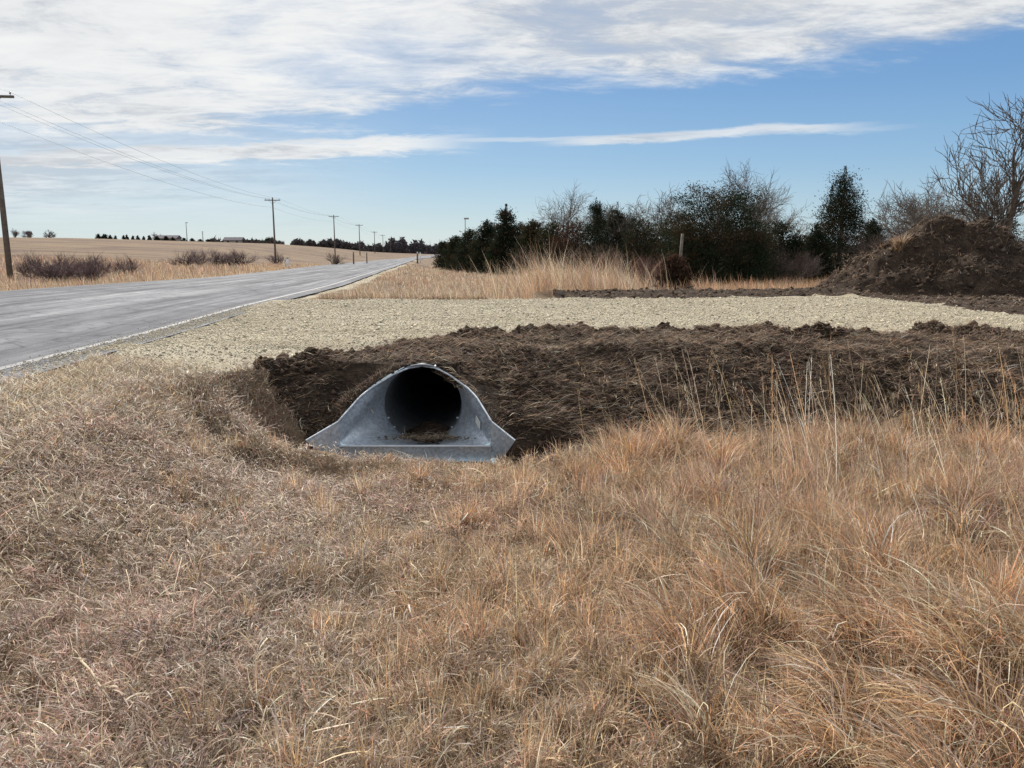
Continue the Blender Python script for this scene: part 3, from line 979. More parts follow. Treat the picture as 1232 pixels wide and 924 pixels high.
def far_grass():
    out = []
    def patch(x, y, L, w, wt, upr=.7, K=4, lean=.25, zone_ok=(0,), az0=2.9):
        k = np.isin(zone(x, y), zone_ok) & ((x - XL(y) > .9) | (XF(y) - x > .7))
        x = x[k]; y = y[k]; L = L[k]; n = len(x)
        if isinstance(w, np.ndarray): w = w[k]
        if wt.ndim == 2: wt = wt[k]
        u = RNG.random(n) < upr
        th0 = np.where(u, np.abs(RNG.normal(lean * .5, .15, n)), RNG.uniform(.6, 1.2, n)); th1 = th0 + np.abs(RNG.normal(lean + .2, .35, n))
        az = np.where(RNG.random(n) < .5, RNG.normal(az0, .7, n), RNG.uniform(0, 6.28, n))
        out.append(blades(np.stack([x, y, ground_z(x, y) - .02], 1), L, th0, th1, az, w, pick(wt, n), K=K))
    # tall bluestem beyond the drive, to the hedge
    n = 46000
    y = 18.9 + 24 * RNG.random(n) ** 1.5; x = RNG.uniform(-.02, .72, n) * y * 1.0 + RNG.normal(0, .4, n)
    hgt = fbm(x * .5, y * .5, 101, 3)
    k = ~((x > 7.3) & (y > 19) & (y < 26) & (x < 18))
    k &= RNG.random(n) < sstep(-1.5, 1.5, x)
    x, y, hgt = x[k], y[k], hgt[k]; n = len(x)
    px = 616 + F * x / y
    tall = np.exp(-((px - 690) / 105) ** 2)
    L = RNG.uniform(.25, .6, n) * (.15 + 1.6 * hgt) * (1 + .55 * tall)
    W = np.zeros((n, 7)); W[:, TAN] = 2; W[:, GOLD] = 1.5; W[:, ORA] = .5 + 4 * sstep(790, 850, px) + .6 * tall; W[:, PALE] = .2 + .5 * tall; W[:, GRY] = 1.4; W[:, RED] = 1.8; W[:, ORA] += .6
    patch(x, y, L, RNG.uniform(.008, .015, n) * (y / 26), W, .8)
    # taller seed stalks standing out of it
    n = 2600
    pxs = RNG.normal(690, 55, n); y = RNG.uniform(20, 31, n); x = (pxs - 616) / F * y
    k = pxs < 1000; x, y = x[k], y[k]; n = len(x)
    patch(x, y, RNG.uniform(.9, 1.75, n) * (.6 + .6 * fbm(x * .6, y * .6, 105, 2)), RNG.uniform(.006, .012, n) * (y / 26), np.array([2, .6, .5, 2.2, .4, .2, 1.0]), 1.0, K=5, lean=.45)
    # verge between road and hedge
    n = 42000
    y = 18.2 + 70 * RNG.random(n) ** 2.2; x = XL(y) + .9 + RNG.random(n) ** 1.0 * np.maximum(.5 + .16 * y, 4)
    k = x < .15 * y
    x, y = x[k], y[k]; n = len(x)
    hn = fbm(x * .6, y * .25, 111, 3)
    W = np.zeros((n, 7)); W[:, TAN] = 2; W[:, PALE] = 1.2; W[:, GRY] = 1.2 + 3 * np.clip(.5 - hn, 0, 1); W[:, ORA] = .5 + 6 * np.clip(hn - .52, 0, 1); W[:, RED] = .7; W[:, OLV] = .6
    patch(x, y, RNG.uniform(.10, .32, n) * (.6 + .8 * hn), RNG.uniform(.008, .014, n) * np.maximum(y / 25, .7), W, .5)
    # far side of the road: bank and rough field
    n = 70000
    y = 14 + 95 * RNG.random(n) ** 1.35; dl = .7 + RNG.random(n) ** 1.3 * (10 + .6 * y)
    x = XF(y) - dl
    hn = fbm(x * .25, y * .25, 121, 3)
    W = np.zeros((n, 7)); W[:, TAN] = 2; W[:, PALE] = .7; W[:, GRY] = 1.3; W[:, ORA] = .7 + 5 * np.clip(hn - .5, 0, 1); W[:, RED] = 1.3 * sstep(4, 9, dl); W[:, GOLD] = .7
    L = RNG.uniform(.22, .5, n) * (.5 + hn) * np.where(dl > 3, 1.5, .75)
    patch(x, y, L, RNG.uniform(.014, .024, n) * np.maximum(y / 40, .7), W, .75)
    # right of the mound / in front of the dirt field
    n = 9000
    y = RNG.uniform(21, 34, n); x = RNG.uniform(8, 27, n)
    k = ((x - 12.6) / 4.6) ** 2 + ((y - 22) / 3.3) ** 2 > 1
    x, y = x[k], y[k]; n = len(x)
    patch(x, y, RNG.uniform(.3, .7, n), RNG.uniform(.008, .015, n), np.array([2, 2, .5, 1, .5, .3, 1.0]), .8)
    v, f, c = join(out)
    return tag(raw('roadside_grass', v, f, M['grass'], cols=c), 'pale and rusty roadside grass beyond the gravel drive', 'grass', kind='stuff')


far_grass()


def shoulder_straw():
    """pale mown thatch along the road edge and flattened straw on the dirt"""
    out = []
    n = 16000
    y = RNG.uniform(3.2, 7.6, n); x = XL(y) + .42 + np.abs(RNG.normal(0, .75, n))
    k = (RNG.random(n) < .9); x, y = x[k], y[k]; n = len(x)
    out.append(blades(np.stack([x, y, ground_z(x, y) + RNG.uniform(.0, .05, n)], 1), RNG.uniform(.06, .2, n), RNG.uniform(.7, 1.4, n), RNG.uniform(1.3, 1.9, n),
                      RNG.normal(2.4, 1.0, n), RNG.uniform(.004, .007, n), pick([1.2, .1, 1.1, 2.0, .2, .8, .6], n), K=4))
    v, f, c = join(out)
    tag(raw('road_edge_thatch', v, f, M['straw'], cols=c), 'pale flattened thatch along the edge of the asphalt', 'grass', kind='stuff')
    out = []
    n = 130000
    x = RNG.uniform(-2.8, 9.5, n); y = RNG.uniform(6.6, 11.4, n)
    k = (zone(x, y) == 2) & ~inside_apron(x, y) & ~((np.abs(x - X0) < .8) & (y < YM) & (y > 6.9))
    k &= ~((np.abs(x - X0) < .5) & (y < YM + .1) & (y > 6.9))
    k &= fbm(x * 1.3, y * 2.0, 131, 4) + RNG.uniform(-.25, .25, n) > .36
    k0 = k
    k &= ~((np.abs(x - X0 - 1.12) < .35) & (np.abs(y - 7.2) < .4) & (RNG.random(n) < .8))
    x, y = x[k], y[k]; n = len(x)
    br = RNG.uniform(.32, .95, n)[:, None]
    br = np.where(RNG.random(n)[:, None] < .10, 1.1, br)
    col = pick([1.4, .9, 1.5, .7, 1.4, .3, .4], n) * br
    lieaz = 3.1 + 1.6 * (fbm(x * .8, y * .8, 141, 3) - .5) * 2 + RNG.choice([0, math.pi], n)
    out.append(blades(np.stack([x, y, ground_z(x, y) + RNG.uniform(-.005, .035, n)], 1), RNG.uniform(.05, .19, n), RNG.uniform(.9, 1.6, n), RNG.uniform(1.3, 2.0, n),
                      lieaz + RNG.normal(0, .6, n), RNG.uniform(.0035, .0065, n), col, K=3, wrand=1.5))
    # thatch lying down the banks beside the culvert
    n = 26000
    x = RNG.uniform(-3.3, .6, n); y = RNG.uniform(6.0, 8.3, n)
    k = (zone(x, y) == 0) & (x - XL(y) > .9) & ~((np.abs(x - X0) < 1.03) & (y > 6.98)) & (fbm(x * 2, y * 2, 151, 3) + RNG.uniform(-.2, .2, n) > .42)
    x, y = x[k], y[k]; n = len(x)
    out.append(blades(np.stack([x, y, ground_z(x, y) + RNG.uniform(.0, .05, n)], 1), RNG.uniform(.04, .13, n), RNG.uniform(.1, 1.3, n), RNG.uniform(.8, 2.3, n),
                      RNG.uniform(0, 6.28, n), RNG.uniform(.004, .0075, n), pick([1.4, .3, 1.6, 1.1, .9, .6, .6], n), K=3))
    # dirt strips beyond the drive
    n = 9000
    x = RNG.uniform(1, 17, n); y = RNG.uniform(12, 22, n)
    k = (zone(x, y) == 2); x, y = x[k], y[k]; n = len(x)
    out.append(blades(np.stack([x, y, ground_z(x, y) + RNG.uniform(-.005, .03, n)], 1), RNG.uniform(.08, .2, n), RNG.uniform(.9, 1.6, n), RNG.uniform(1.3, 2.0, n),
                      RNG.uniform(0, 6.28, n), RNG.uniform(.007, .012, n), pick([1.4, .5, 1.4, .8, .8, .3, .5], n) * RNG.uniform(.4, .9, n)[:, None], K=3))
    v, f, c = join(out)
    tag(raw('straw_litter', v, f, M['straw'], cols=c), 'brown straw litter strewn over the dark dirt bank', 'straw', kind='stuff')


shoulder_straw()

# ---- chunks: stones and clods
ICO = None


def chunks(x, y, z, size, col, flat=.7):
    """irregular eight-faced lumps"""
    n = len(x)
    base = np.array([(1, 0, 0), (0, 1, 0), (-1, 0, 0), (0, -1, 0), (0, 0, 1), (0, 0, -1)], float)
    v = base[None] * RNG.uniform(.6, 1.25, (n, 6, 1)) + RNG.normal(0, .16, (n, 6, 3))
    v[:, :, 2] *= flat
    a = RNG.uniform(0, 6.28, n); ca, sa = np.cos(a), np.sin(a)
    vx = v[:, :, 0] * ca[:, None] - v[:, :, 1] * sa[:, None]; vy_ = v[:, :, 0] * sa[:, None] + v[:, :, 1] * ca[:, None]
    v = np.stack([vx, vy_, v[:, :, 2]], -1) * size[:, None, None] + np.stack([x, y, z], 1)[:, None, :]
    fb = np.array([(0, 1, 4), (1, 2, 4), (2, 3, 4), (3, 0, 4), (1, 0, 5), (2, 1, 5), (3, 2, 5), (0, 3, 5)])
    f = fb[None] + (np.arange(n) * 6)[:, None, None]
    return v.reshape(-1, 3), f.reshape(-1, 3), np.repeat(col, 6, 0)


def gravel_stones():
    n = 150000
    y = RNG.uniform(5.5, 18.6, n); x = RNG.uniform(-5.0, 9.2, n)
    k = (zone(x, y) == 1) & (RNG.random(n) < np.interp(y, [6, 18], [1, .55]))
    x, y = x[k], y[k]; n = len(x)
    s = RNG.uniform(.005, .013, n) * np.interp(y, [6, 18], [.9, 1.3]) * (1 + 1.2 * (RNG.random(n) < .04))
    c = np.array([(.53, .47, .355)])[[0] * n] * RNG.uniform(.45, 1.5, (n, 1)) * (1 + RNG.normal(0, .025, (n, 3)))
    a = chunks(x, y, ground_z(x, y) + s * .3, s, c)
    # strays at the edge
    n = 5000
    x = RNG.uniform(-4.5, 8, n); y = RNG.uniform(5.5, 11.2, n)
    k = (zone(x, y) == 2) & (y > YG(x) - .9) & (np.abs(x - X0) > 1.1) & ~inside_apron(x, y) & (RNG.random(n) < .5)
    x, y = x[k], y[k]; n = len(x); s = RNG.uniform(.006, .014, n)
    c = np.array([(.42, .38, .28)])[[0] * n] * RNG.uniform(.5, 1.2, (n, 1))
    b = chunks(x, y, ground_z(x, y) + s * .3, s, c)
    # chips kicked over the edge of the asphalt and the painted line, and down into the grass
    n = 16000
    y = RNG.uniform(5.2, 17, n); t = RNG.normal(0, .38, n); x = XL(y) + .1 + t
    k = RNG.random(n) < np.exp(-((y - 10) / 4.5) ** 2) * np.where(t < 0, np.exp(t * 8), 1)
    x, y = x[k], y[k]; n = len(x); s = RNG.uniform(.005, .012, n)
    zz2 = np.where(x < XL(y) + .38, RZ(y) + .02, ground_z(x, y) + s * .3)
    c = np.array([(.50, .44, .33)])[[0] * n] * RNG.uniform(.5, 1.3, (n, 1))
    e = chunks(x, y, zz2, s, c)
    n = 5000
    x = RNG.uniform(-4.2, -2.2, n); y = RNG.uniform(5.0, 8.0, n)
    k = (zone(x, y) == 0) & (RNG.random(n) < np.exp(-np.maximum(YG(x) - y, 0) * 2.5))
    x, y = x[k], y[k]; n = len(x); s = RNG.uniform(.006, .014, n)
    c = np.array([(.46, .41, .31)])[[0] * n] * RNG.uniform(.5, 1.3, (n, 1))
    g = chunks(x, y, ground_z(x, y) + .03, s, c)
    v, f, c = join([a, b, e, g])
    tag(raw('loose_gravel', v, f, M['stones'], cols=c), 'loose buff limestone chips covering the drive', 'gravel', kind='stuff')


gravel_stones()


def clods():
    n = 60000
    x = RNG.uniform(-2.8, 9.5, n); y = RNG.uniform(6.6, 11.6, n)
    k = (zone(x, y) == 2) & ~inside_apron(x, y) & ~((np.abs(x - X0) < .85) & (y < YM + .05) & (y > 6.9))
    edge = np.exp(-((y - YG(x)) / .3) ** 2)
    k &= RNG.random(n) < (.12 + .75 * fbm(x * 2, y * 2, 61, 3) ** 2 + .6 * edge)
    x, y, edge = x[k], y[k], edge[k]; n = len(x)
    s = np.abs(RNG.normal(0, .016, n)) + .007 + .02 * edge * RNG.random(n) ** 3 + .03 * RNG.random(n) ** 12
    c = np.array([(.075, .052, .036)])[[0] * n] * RNG.uniform(.45, 1.7, (n, 1))
    a = chunks(x, y, ground_z(x, y) + s * .2, s, c)
    n = 6000
    x = RNG.uniform(1, 18, n); y = RNG.uniform(10, 22, n)
    k = (zone(x, y) == 2); x, y = x[k], y[k]; n = len(x)
    s = np.abs(RNG.normal(0, .03, n)) + .01
    c = np.array([(.09, .065, .045)])[[0] * n] * RNG.uniform(.45, 1.7, (n, 1))
    b = chunks(x, y, ground_z(x, y) + s * .2, s, c)
    n = 900
    x = X0 + RNG.normal(.15, .2, n); t = RNG.random(n); y = YA + .1 + t * .6
    s = np.abs(RNG.normal(0, .008, n)) + .004
    cc = np.array([(.09, .07, .05)])[[0] * n] * RNG.uniform(.45, 1.9, (n, 1))
    k = (np.abs(x - X0 - .1) < .22 + .35 * (1 - t) + .05)
    d = chunks(x[k], y[k], (-.90 - .13 * sstep(YA, YM, y) + .05 + .05 * t)[k], s[k], cc[k])
    v, f, c = join([a, b, d])
    tag(raw('soil_clods', v, f, M['clods'], cols=c), 'dark crumbled clods of soil on the dirt bank', 'soil', kind='stuff')


clods()

# straw caught in the culvert mouth
def culvert_straw():
    out = []
    n = 420
    t = RNG.random(n); y = YA + .1 + t * .62; x = X0 + .18 + RNG.normal(0, .2, n) * (1.2 - .5 * t)
    x = np.clip(x, X0 - .45, X0 + .62)
    z = -.90 - .13 * sstep(YA, YM, y) + .02 + RNG.uniform(0, .07, n) * (.4 + t)
    out.append(blades(np.stack([x, y, z], 1), RNG.uniform(.05, .18, n), RNG.uniform(1.1, 1.6, n), RNG.uniform(1.4, 1.8, n), RNG.uniform(0, 6.28, n), RNG.uniform(.003, .006, n),
                      pick([1, .2, 2, .5, .6, .3, .3], n) * RNG.uniform(.4, .9, n)[:, None], K=3))
    # stems hanging over the right rim
    n = 34
    s = RNG.uniform(.1, .6, n); rx, rz = rim(s)
    x = X0 + rx + .03; y = YM - (YM - YA) * s; z = rz + .02
    out.append(blades(np.stack([x, y, z], 1), RNG.uniform(.08, .26, n), RNG.uniform(.9, 1.5, n), RNG.uniform(1.3, 2.5, n), RNG.normal(3.4, .7, n), RNG.uniform(.003, .006, n),
                      pick([1, .2, 1, 1.5, .2, .3, .6], n) * .9, K=4))
    # grass leaning on both rims
    n = 900
    s = RNG.uniform(0, 1, n); rx, rz = rim(s); sg = RNG.choice([-1, 1], n)
    x = X0 + sg * (rx + RNG.uniform(.02, .14, n)); y = YM - (YM - YA) * s + RNG.normal(0, .03, n)
    out.append(blades(np.stack([x, y, ground_z(x, y)], 1), RNG.uniform(.04, .13, n), RNG.uniform(.3, 1.4, n), RNG.uniform(1.2, 2.0, n), RNG.uniform(0, 6.28, n), RNG.uniform(.003, .006, n),
                      pick([1, .4, 2, .5, 1, .3, .3], n) * RNG.uniform(.4, 1, n)[:, None], K=3))
    v, f, c = join(out)
    tag(raw('culvert_straw', v, f, M['straw'], cols=c), 'dead straw caught in the mouth and on the rim of the culvert', 'straw', kind='stuff')


culvert_straw()


# ================================================================== SOIL MOUND
def soil_mound():
    cx, cy = 12.35, 22.0
    n = 190
    u = np.linspace(-5.6, 5.6, n); A, B = np.meshgrid(u, np.linspace(-4.2, 4.2, 150))
    wx = A + .5 * (fbm(A * .7, B * .7, 201, 3) - .5); wy = B + .5 * (fbm(A * .7, B * .7, 203, 3) - .5)
    r = np.hypot(wx / np.where(wx < 0, 3.75, 3.1), wy / 3.1)
    h = 2.45 * np.clip(1 - r, 0, 1) ** .95
    h = np.minimum(h, 1.85 + .25 * (fbm(A * 1.1, B * 1.1, 207, 3) - .5) - .10 * np.clip(wx, 0, 3))
    h += .95 * np.exp(-((A - 3.2) / 1.1) ** 2 - ((B + 1.8) / .9) ** 2) * .55
    m = sstep(0, .35, h)
    h = h + m * (.55 * (fbm(A * 2.1, B * 2.1, 211, 5) - .5) + .22 * (fbm(A * 7, B * 7, 213, 4) - .5))
    x = A + cx; y = B + cy
    gzv = ground_z(x.ravel(), y.ravel()).reshape(x.shape)
    z = gzv + h - .06
    V_ = np.stack([A.ravel(), B.ravel(), (z - float(gz1(cx, cy))).ravel()], 1)
    i = np.arange(x.size).reshape(x.shape)
    f = np.stack([i[:-1, :-1], i[:-1, 1:], i[1:, 1:], i[1:, :-1]], -1).reshape(-1, 4)
    hc = h.ravel()[f].max(1)
    f = f[hc > .03]
    root = empty('dirt_mound', (cx, cy, gz1(cx, cy)))
    tag(root, 'tall mound of dark excavated soil and sod standing right of the gravel drive', 'dirt mound')
    raw('soil', V_, f, M['mound'], root, smooth=False)
    # roots, straw and sods on it
    def zat(a, b):
        ia = np.clip(((a + 5.6) / 11.2 * (n - 1)).astype(int), 0, n - 1); ib = np.clip(((b + 4.2) / 8.4 * 149).astype(int), 0, 149)
        return V_[:, 2].reshape(150, n)[ib, ia], h[ib, ia]
    k = 15000
    a = RNG.uniform(-5, 5, k); b = RNG.uniform(-3.9, 2, k)
    zz_, hh = zat(a, b)
    s = hh > .06; a, b, zz_ = a[s], b[s], zz_[s]; k = len(a)
    col = pick([1.4, .7, 1.6, .7, 1.0, .5, .4], k) * RNG.uniform(.25, .95, k)[:, None]
    v, f, c = blades(np.stack([a, b, zz_], 1), RNG.uniform(.06, .26, k), RNG.uniform(.4, 1.5, k), RNG.uniform(1.0, 2.2, k), RNG.uniform(0, 6.28, k), RNG.uniform(.008, .016, k), col, K=3)
    o = raw('dead_roots', v, f, M['straw'], root, cols=c); o['kind'] = 'stuff'
    k = 5000
    a = RNG.uniform(-5, 5, k); b = RNG.uniform(-3.9, 2, k)
    zz_, hh = zat(a, b)
    s = hh > .02; a, b, zz_ = a[s], b[s], zz_[s]; k = len(a)
    sz = np.abs(RNG.normal(0, .04, k)) + .015
    v, f, c = chunks(a, b, zz_ + .2 * sz, sz, np.array([(.075, .052, .038)])[[0] * k] * RNG.uniform(.4, 1.8, (k, 1)))
    o = raw('clods', v, f, M['clods'], root, cols=c); o['kind'] = 'stuff'
    # two pale tussocks in the low right lobe
    out = []
    for tx, ty, tr in ((2.25, -2.55, .42), (3.4, -2.7, .35), (-1.9, -.9, .2)):
        k = 700
        a_ = RNG.uniform(0, 6.28, k); r_ = np.abs(RNG.normal(0, tr * .5, k))
        a = tx + r_ * np.cos(a_); b = ty + r_ * np.sin(a_) * .7
        zz_, hh = zat(a, b)
        out.append(blades(np.stack([a, b, zz_], 1), RNG.uniform(.12, .34, k), np.abs(RNG.normal(.3, .2, k)), RNG.uniform(.7, 1.8, k), a_, RNG.uniform(.009, .014, k), pick([2, 2, .5, .6, 1, .2, 1], k) * .8, K=4))
    v, f, c = join(out)
    raw('tussock', v, f, M['grass'], root, cols=c)['kind'] = 'stuff'


soil_mound()

# ================================================================== TREES
def bare_tree(seed, h, spread=.9, lean=(0, 0), depth=6, r0=None, stems=1, up=.35, first=.22, dens=1.0, gnarl=.16, droop=0):
    """returns (limb mesh arrays, twig mesh arrays); recursive branching, tapering tubes"""
    r = random.Random(seed)
    big = []; small = []
    r0 = r0 or h * .022

    def grow(p, d, L, rad, lev):
        k = 5 if lev < 3 else (4 if lev < 5 else 3)
        pts = [p.copy()]
        q = p.copy(); dd = d.copy()
        for i in range(k):
            dd = dd + Vector((r.gauss(0, gnarl), r.gauss(0, gnarl), r.gauss(0, gnarl) + up * .10 - droop * .05))
            dd.normalize()
            q = q + dd * (L / k)
            pts.append(q.copy())
        end = rad * (.62 if lev < depth else .35)
        rads = [rad + (end - rad) * i / k for i in range(k + 1)]
        (big if lev < 3 else small).append((np.array([tuple(a) for a in pts]), np.array(rads), lev))
        if lev >= depth: return
        nchild = {0: 3, 1: 4, 2: 5, 3: 5, 4: 4}.get(lev, 3)
        nchild = max(2, int(round(nchild * dens + r.uniform(-.4, .6))))
        for c in range(nchild):
            t = 1.0 if c == 0 else r.uniform(.3 if lev else .45, 1)
            i = min(k, int(t * k)); pp = pts[i]
            rr = rads[i] * (r.uniform(.68, .85) if c == 0 else r.uniform(.42, .68))
            ang = (r.uniform(.1, .4) if c == 0 else r.uniform(.45, 1.0)) * spread
            base = (pts[i] - pts[i - 1]).normalized()
            ax = base.orthogonal().normalized()
            from mathutils import Quaternion
            ax = Quaternion(base, r.uniform(0, 6.283)) @ ax
            nd = Quaternion(ax, ang) @ base
            nd = (nd + Vector((0, 0, up * .35))).normalized()
            grow(pp, nd, L * r.uniform(.62, .86), max(rr, h * (.0013 if seed == 210 else .0012)), lev + 1)

    for s in range(stems):
        a = r.uniform(0, 6.28)
        if stems > 1:
            d = Vector((math.cos(a) * .5, math.sin(a) * .5, 1)).normalized(); p = Vector((math.cos(a) * h * .04, math.sin(a) * h * .04, -.1))
        else:
            d = Vector((lean[0], lean[1], 1)).normalized(); p = Vector((0, 0, -.15))
        grow(p, d, h * first * (r.uniform(.8, 1.1) if stems > 1 else 1), r0 * (.6 if stems > 1 else 1), 0 if stems == 1 else 1)
    res = []
    for lst in (big, small):
        V_, F_, n = [], [], 0
        for pts, rads, lev in lst:
            m = 7 if lev == 0 else (6 if lev < 3 else 3)
            v, f = tube_arr(pts, rads, m)
            V_.append(v); F_.append(f + n); n += len(v)
        res.append((np.concatenate(V_), np.concatenate(F_)) if V_ else None)
    # true height
    top = max(a[0][:, 2].max() for a in res if a is not None)
    return [(a[0] * (h / top), a[1]) if a is not None else None for a in res]


def tree_obj(kind, arrs, crowncol, label, loc, group, barkmat=None, sx=1.0, rz=0):
    t = empty(kind, loc, rz); tag(t, label, 'tree', group)
    if arrs[0] is not None:
        v = arrs[0][0].copy(); v[:, :2] *= sx
        raw('trunk', v, arrs[0][1], barkmat or M['bark'], t, smooth=True)
    v = arrs[1][0].copy(); v[:, :2] *= sx
    n = len(v) // 3 + 1
    c = np.array(crowncol)[None, :] * np.repeat(RNG.uniform(.7, 1.3, (n, 1)), 3, 0)[:len(v)]
    raw('crown', v, arrs[1][1], M['twig'], t, cols=c)
    return t


def cedar(seed, h, rad, n=15000, shape=.8, spiky=.5, cols=((.018, .03, .018), (.03, .038, .02), (.05, .036, .022)), leaf=.11, base=.03):
    """foliage of leaf-sized sprays carried on boughs; shape: exponent of the profile"""
    r = np.random.default_rng(seed)
    nb = 210 if n > 4500 else 60
    t = 1 - r.random(nb) ** .62
    zb = h * (base + (.93 - base) * t)
    prof = rad * (1 - t) ** (.9 / shape) * (.80 + .2 * np.clip(t / .15, 0, 1)) + rad * .04
    az = r.uniform(0, 6.28, nb)
    Rb = prof * (r.uniform(.8, 1.12, nb) if shape >= 3 else r.uniform(.6, 1.22, nb))
    rise = np.clip(-.15 + 1.1 * t, -.15, .8) * spiky * 1.3
    tone = r.random(nb)
    tops = 4 if shape < 3 else 0
    per = n // (nb + tops * 3)
    V_ = []; Cc = []
    u = r.random((nb, per)) ** .6
    bx = np.cos(az)[:, None] * Rb[:, None] * u; by = np.sin(az)[:, None] * Rb[:, None] * u
    bz = zb[:, None] + rise[:, None] * Rb[:, None] * u ** 1.4
    sp = (.075 + .19 * (1 - u)) * rad * .8
    px = (bx + r.normal(0, 1, bx.shape) * sp).ravel(); py = (by + r.normal(0, 1, bx.shape) * sp).ravel(); pz = (bz + r.normal(0, .7, bx.shape) * sp).ravel()
    tn = np.repeat(tone, per)
    # leaders sticking out at the top
    for k in range(tops):
        m = per * 3
        a = r.uniform(0, 6.28); rr = r.uniform(0, .22) * rad * (k > 0)
        hh = h * (r.uniform(.80, .97) if k else 1.0)
        tt = r.random(m)
        w = .16 * rad * (1 - tt) + .02
        px = np.concatenate([px, rr * math.cos(a) + r.normal(0, 1, m) * w * .6]); py = np.concatenate([py, rr * math.sin(a) + r.normal(0, 1, m) * w * .6])
        pz = np.concatenate([pz, hh - (1 - tt) * h * .36]); tn = np.concatenate([tn, np.full(m, r.random())])
    pz = np.maximum(pz, .02)
    m = len(px)
    P = np.stack([px, py, pz], 1)
    # triangles pointing up and out
    o = P.copy(); o[:, 2] = 0; o /= np.linalg.norm(o, axis=1, keepdims=True) + 1e-6
    d = o * .8 + np.array([0, 0, .7]) + r.normal(0, .5, (m, 3)); d /= np.linalg.norm(d, axis=1, keepdims=True)
    s = np.cross(d, r.normal(0, 1, (m, 3))); s /= np.linalg.norm(s, axis=1, keepdims=True) + 1e-6
    L = leaf * r.uniform(.6, 1.5, m)[:, None]
    v = np.stack([P - s * L * .28, P + s * L * .28, P + d * L], 1).reshape(-1, 3)
    f = np.arange(3 * m).reshape(-1, 3)
    cs = np.array(cols)
    ci = np.clip((tn * 3 + r.normal(0, .35, m)), 0, 2.99).astype(int)
    c = cs[ci] * r.uniform(.6, 1.5, (m, 1))
    return v, f, np.repeat(c, 3, 0)


def cedar_obj(px, top, halfw, Y, label, seed, shape=.8, spiky=.5, tone=0, n=15000, kind='cedar_tree', basedrop=0, leaf=.11, group='evergreens of the windbreak'):
    x = at(px, Y); g = gz1(x, Y); h = hz(top, Y) - g; rad = halfw / F * Y * 1.36
    t = empty(kind, (x, Y, g)); tag(t, label, 'tree', group)
    cols = [((.022, .036, .022), (.034, .046, .026), (.065, .048, .03)), ((.042, .052, .027), (.065, .062, .034), (.085, .062, .038)), ((.05, .038, .028), (.09, .052, .038), (.12, .065, .045)), ((.15, .115, .09), (.19, .145, .115), (.23, .18, .14))][tone]
    v, f, c = cedar(seed, h, rad, int(n * 2.2), shape, spiky, cols, leaf)
    raw('foliage', v, f, M['cedar'], t, cols=c)
    mb = MB(); mb.tube([(0, 0, -.2), (.03, 0, h * .4), (0, 0, h * .92)], [h * .025, h * .018, .01], 7); mb.build('trunk', M['bark'], t, True)
    return t


CE = [
    (1010, 200, 46, 40, 'spiky dark cedar with twin leaders, tallest evergreen left of the mound', 1, .62, .8, 0, 19000),
    (1048, 262, 22, 41, 'low dark cedar crowding the right foot of the spiky cedar', 2, 1.0, .5, 0, 8000),
    (982, 268, 22, 39, 'low dark cedar crowding the left foot of the spiky cedar', 3, 1.0, .5, 0, 8000),
    (862, 218, 50, 38, 'big rounded olive-black cedar behind the fence post', 4, 3.2, .3, 0, 40000),
    (826, 262, 18, 37, 'small olive cedar touching the left side of the rounded cedar', 6, 1.6, .4, 1, 7000),
    (938, 266, 28, 42, 'low dark cedar between the rounded cedar and the spiky one', 5, 1.6, .4, 0, 7000),
    (716, 238, 20, 46, 'slim dark cedar with a bushy top behind the tall pale grass', 7, 1.2, .6, 0, 9000),
    (742, 243, 20, 48, 'slim dark cedar just right of the bushy topped cedar', 8, 1.2, .6, 0, 8000),
    (694, 262, 22, 47, 'bronze tinted cedar left of the bushy topped cedar', 9, 1.6, .4, 2, 7000),
    (772, 261, 30, 45, 'low dark cedar under the gnarled bare tree', 10, 1.8, .4, 0, 8000),
    (800, 264, 24, 44, 'low olive cedar right of the gnarled bare tree', 12, 1.8, .4, 1, 6000),
    (664, 268, 22, 50, 'low olive cedar below the forked bare tree', 13, 1.8, .35, 1, 7000),
    (641, 264, 20, 53, 'brownish cedar left of the forked bare tree', 14, 1.6, .4, 1, 7000),
    (609, 246, 22, 56, 'pointed dark cedar rising highest at the left end of the hedge', 15, .9, .6, 0, 11000),
    (586, 264, 19, 60, 'dark cedar just left of the pointed one', 16, 1.5, .45, 0, 8000),
    (566, 276, 18, 66, 'dark cedar third from the left end of the hedge', 17, 1.6, .4, 0, 7000),
    (549, 283, 14, 72, 'small dark cedar second from the left end of the hedge', 18, 1.6, .4, 0, 5000),
    (535, 289, 11, 80, 'smallest dark cedar at the far left end of the hedge', 19, 1.6, .4, 0, 4000),
    (812, 307, 17, 22.6, 'small bronze cedar sapling in the grass below the fence post', 20, 1.8, .5, 2, 9000),
    (842, 275, 22, 39, 'low dark cedar directly left under the rounded cedar crown', 22, 1.8, .3, 0, 7000),
    (902, 262, 24, 40, 'low dark cedar directly right under the rounded cedar crown', 23, 1.8, .3, 0, 7000),
    (960, 277, 20, 42, 'dark cedar filling the dip left of the low cedar pair', 24, 1.8, .3, 0, 6000),
    (626, 268, 18, 57, 'low dark cedar right beside the pointed cedar', 25, 1.8, .3, 0, 6000),
    (682, 268, 24, 48, 'low brown-green cedar under the bronze tinted cedar', 26, 1.8, .3, 2, 6000),
    (758, 256, 20, 49, 'short dark cedar at the right foot of the slim pair', 27, 1.6, .3, 0, 6000),
    (1205, 262, 30, 36, 'olive cedar behind the right shoulder of the dirt mound', 21, 1.8, .4, 1, 7000),
]
for px, top, hw, Yd, lab, sd, shp, spk, tn, n in CE:
    cedar_obj(px, top, hw, Yd, lab, sd, shp, spk, tn, n, leaf=.07 if Yd < 50 else .11)

TW = (.15, .125, .105)


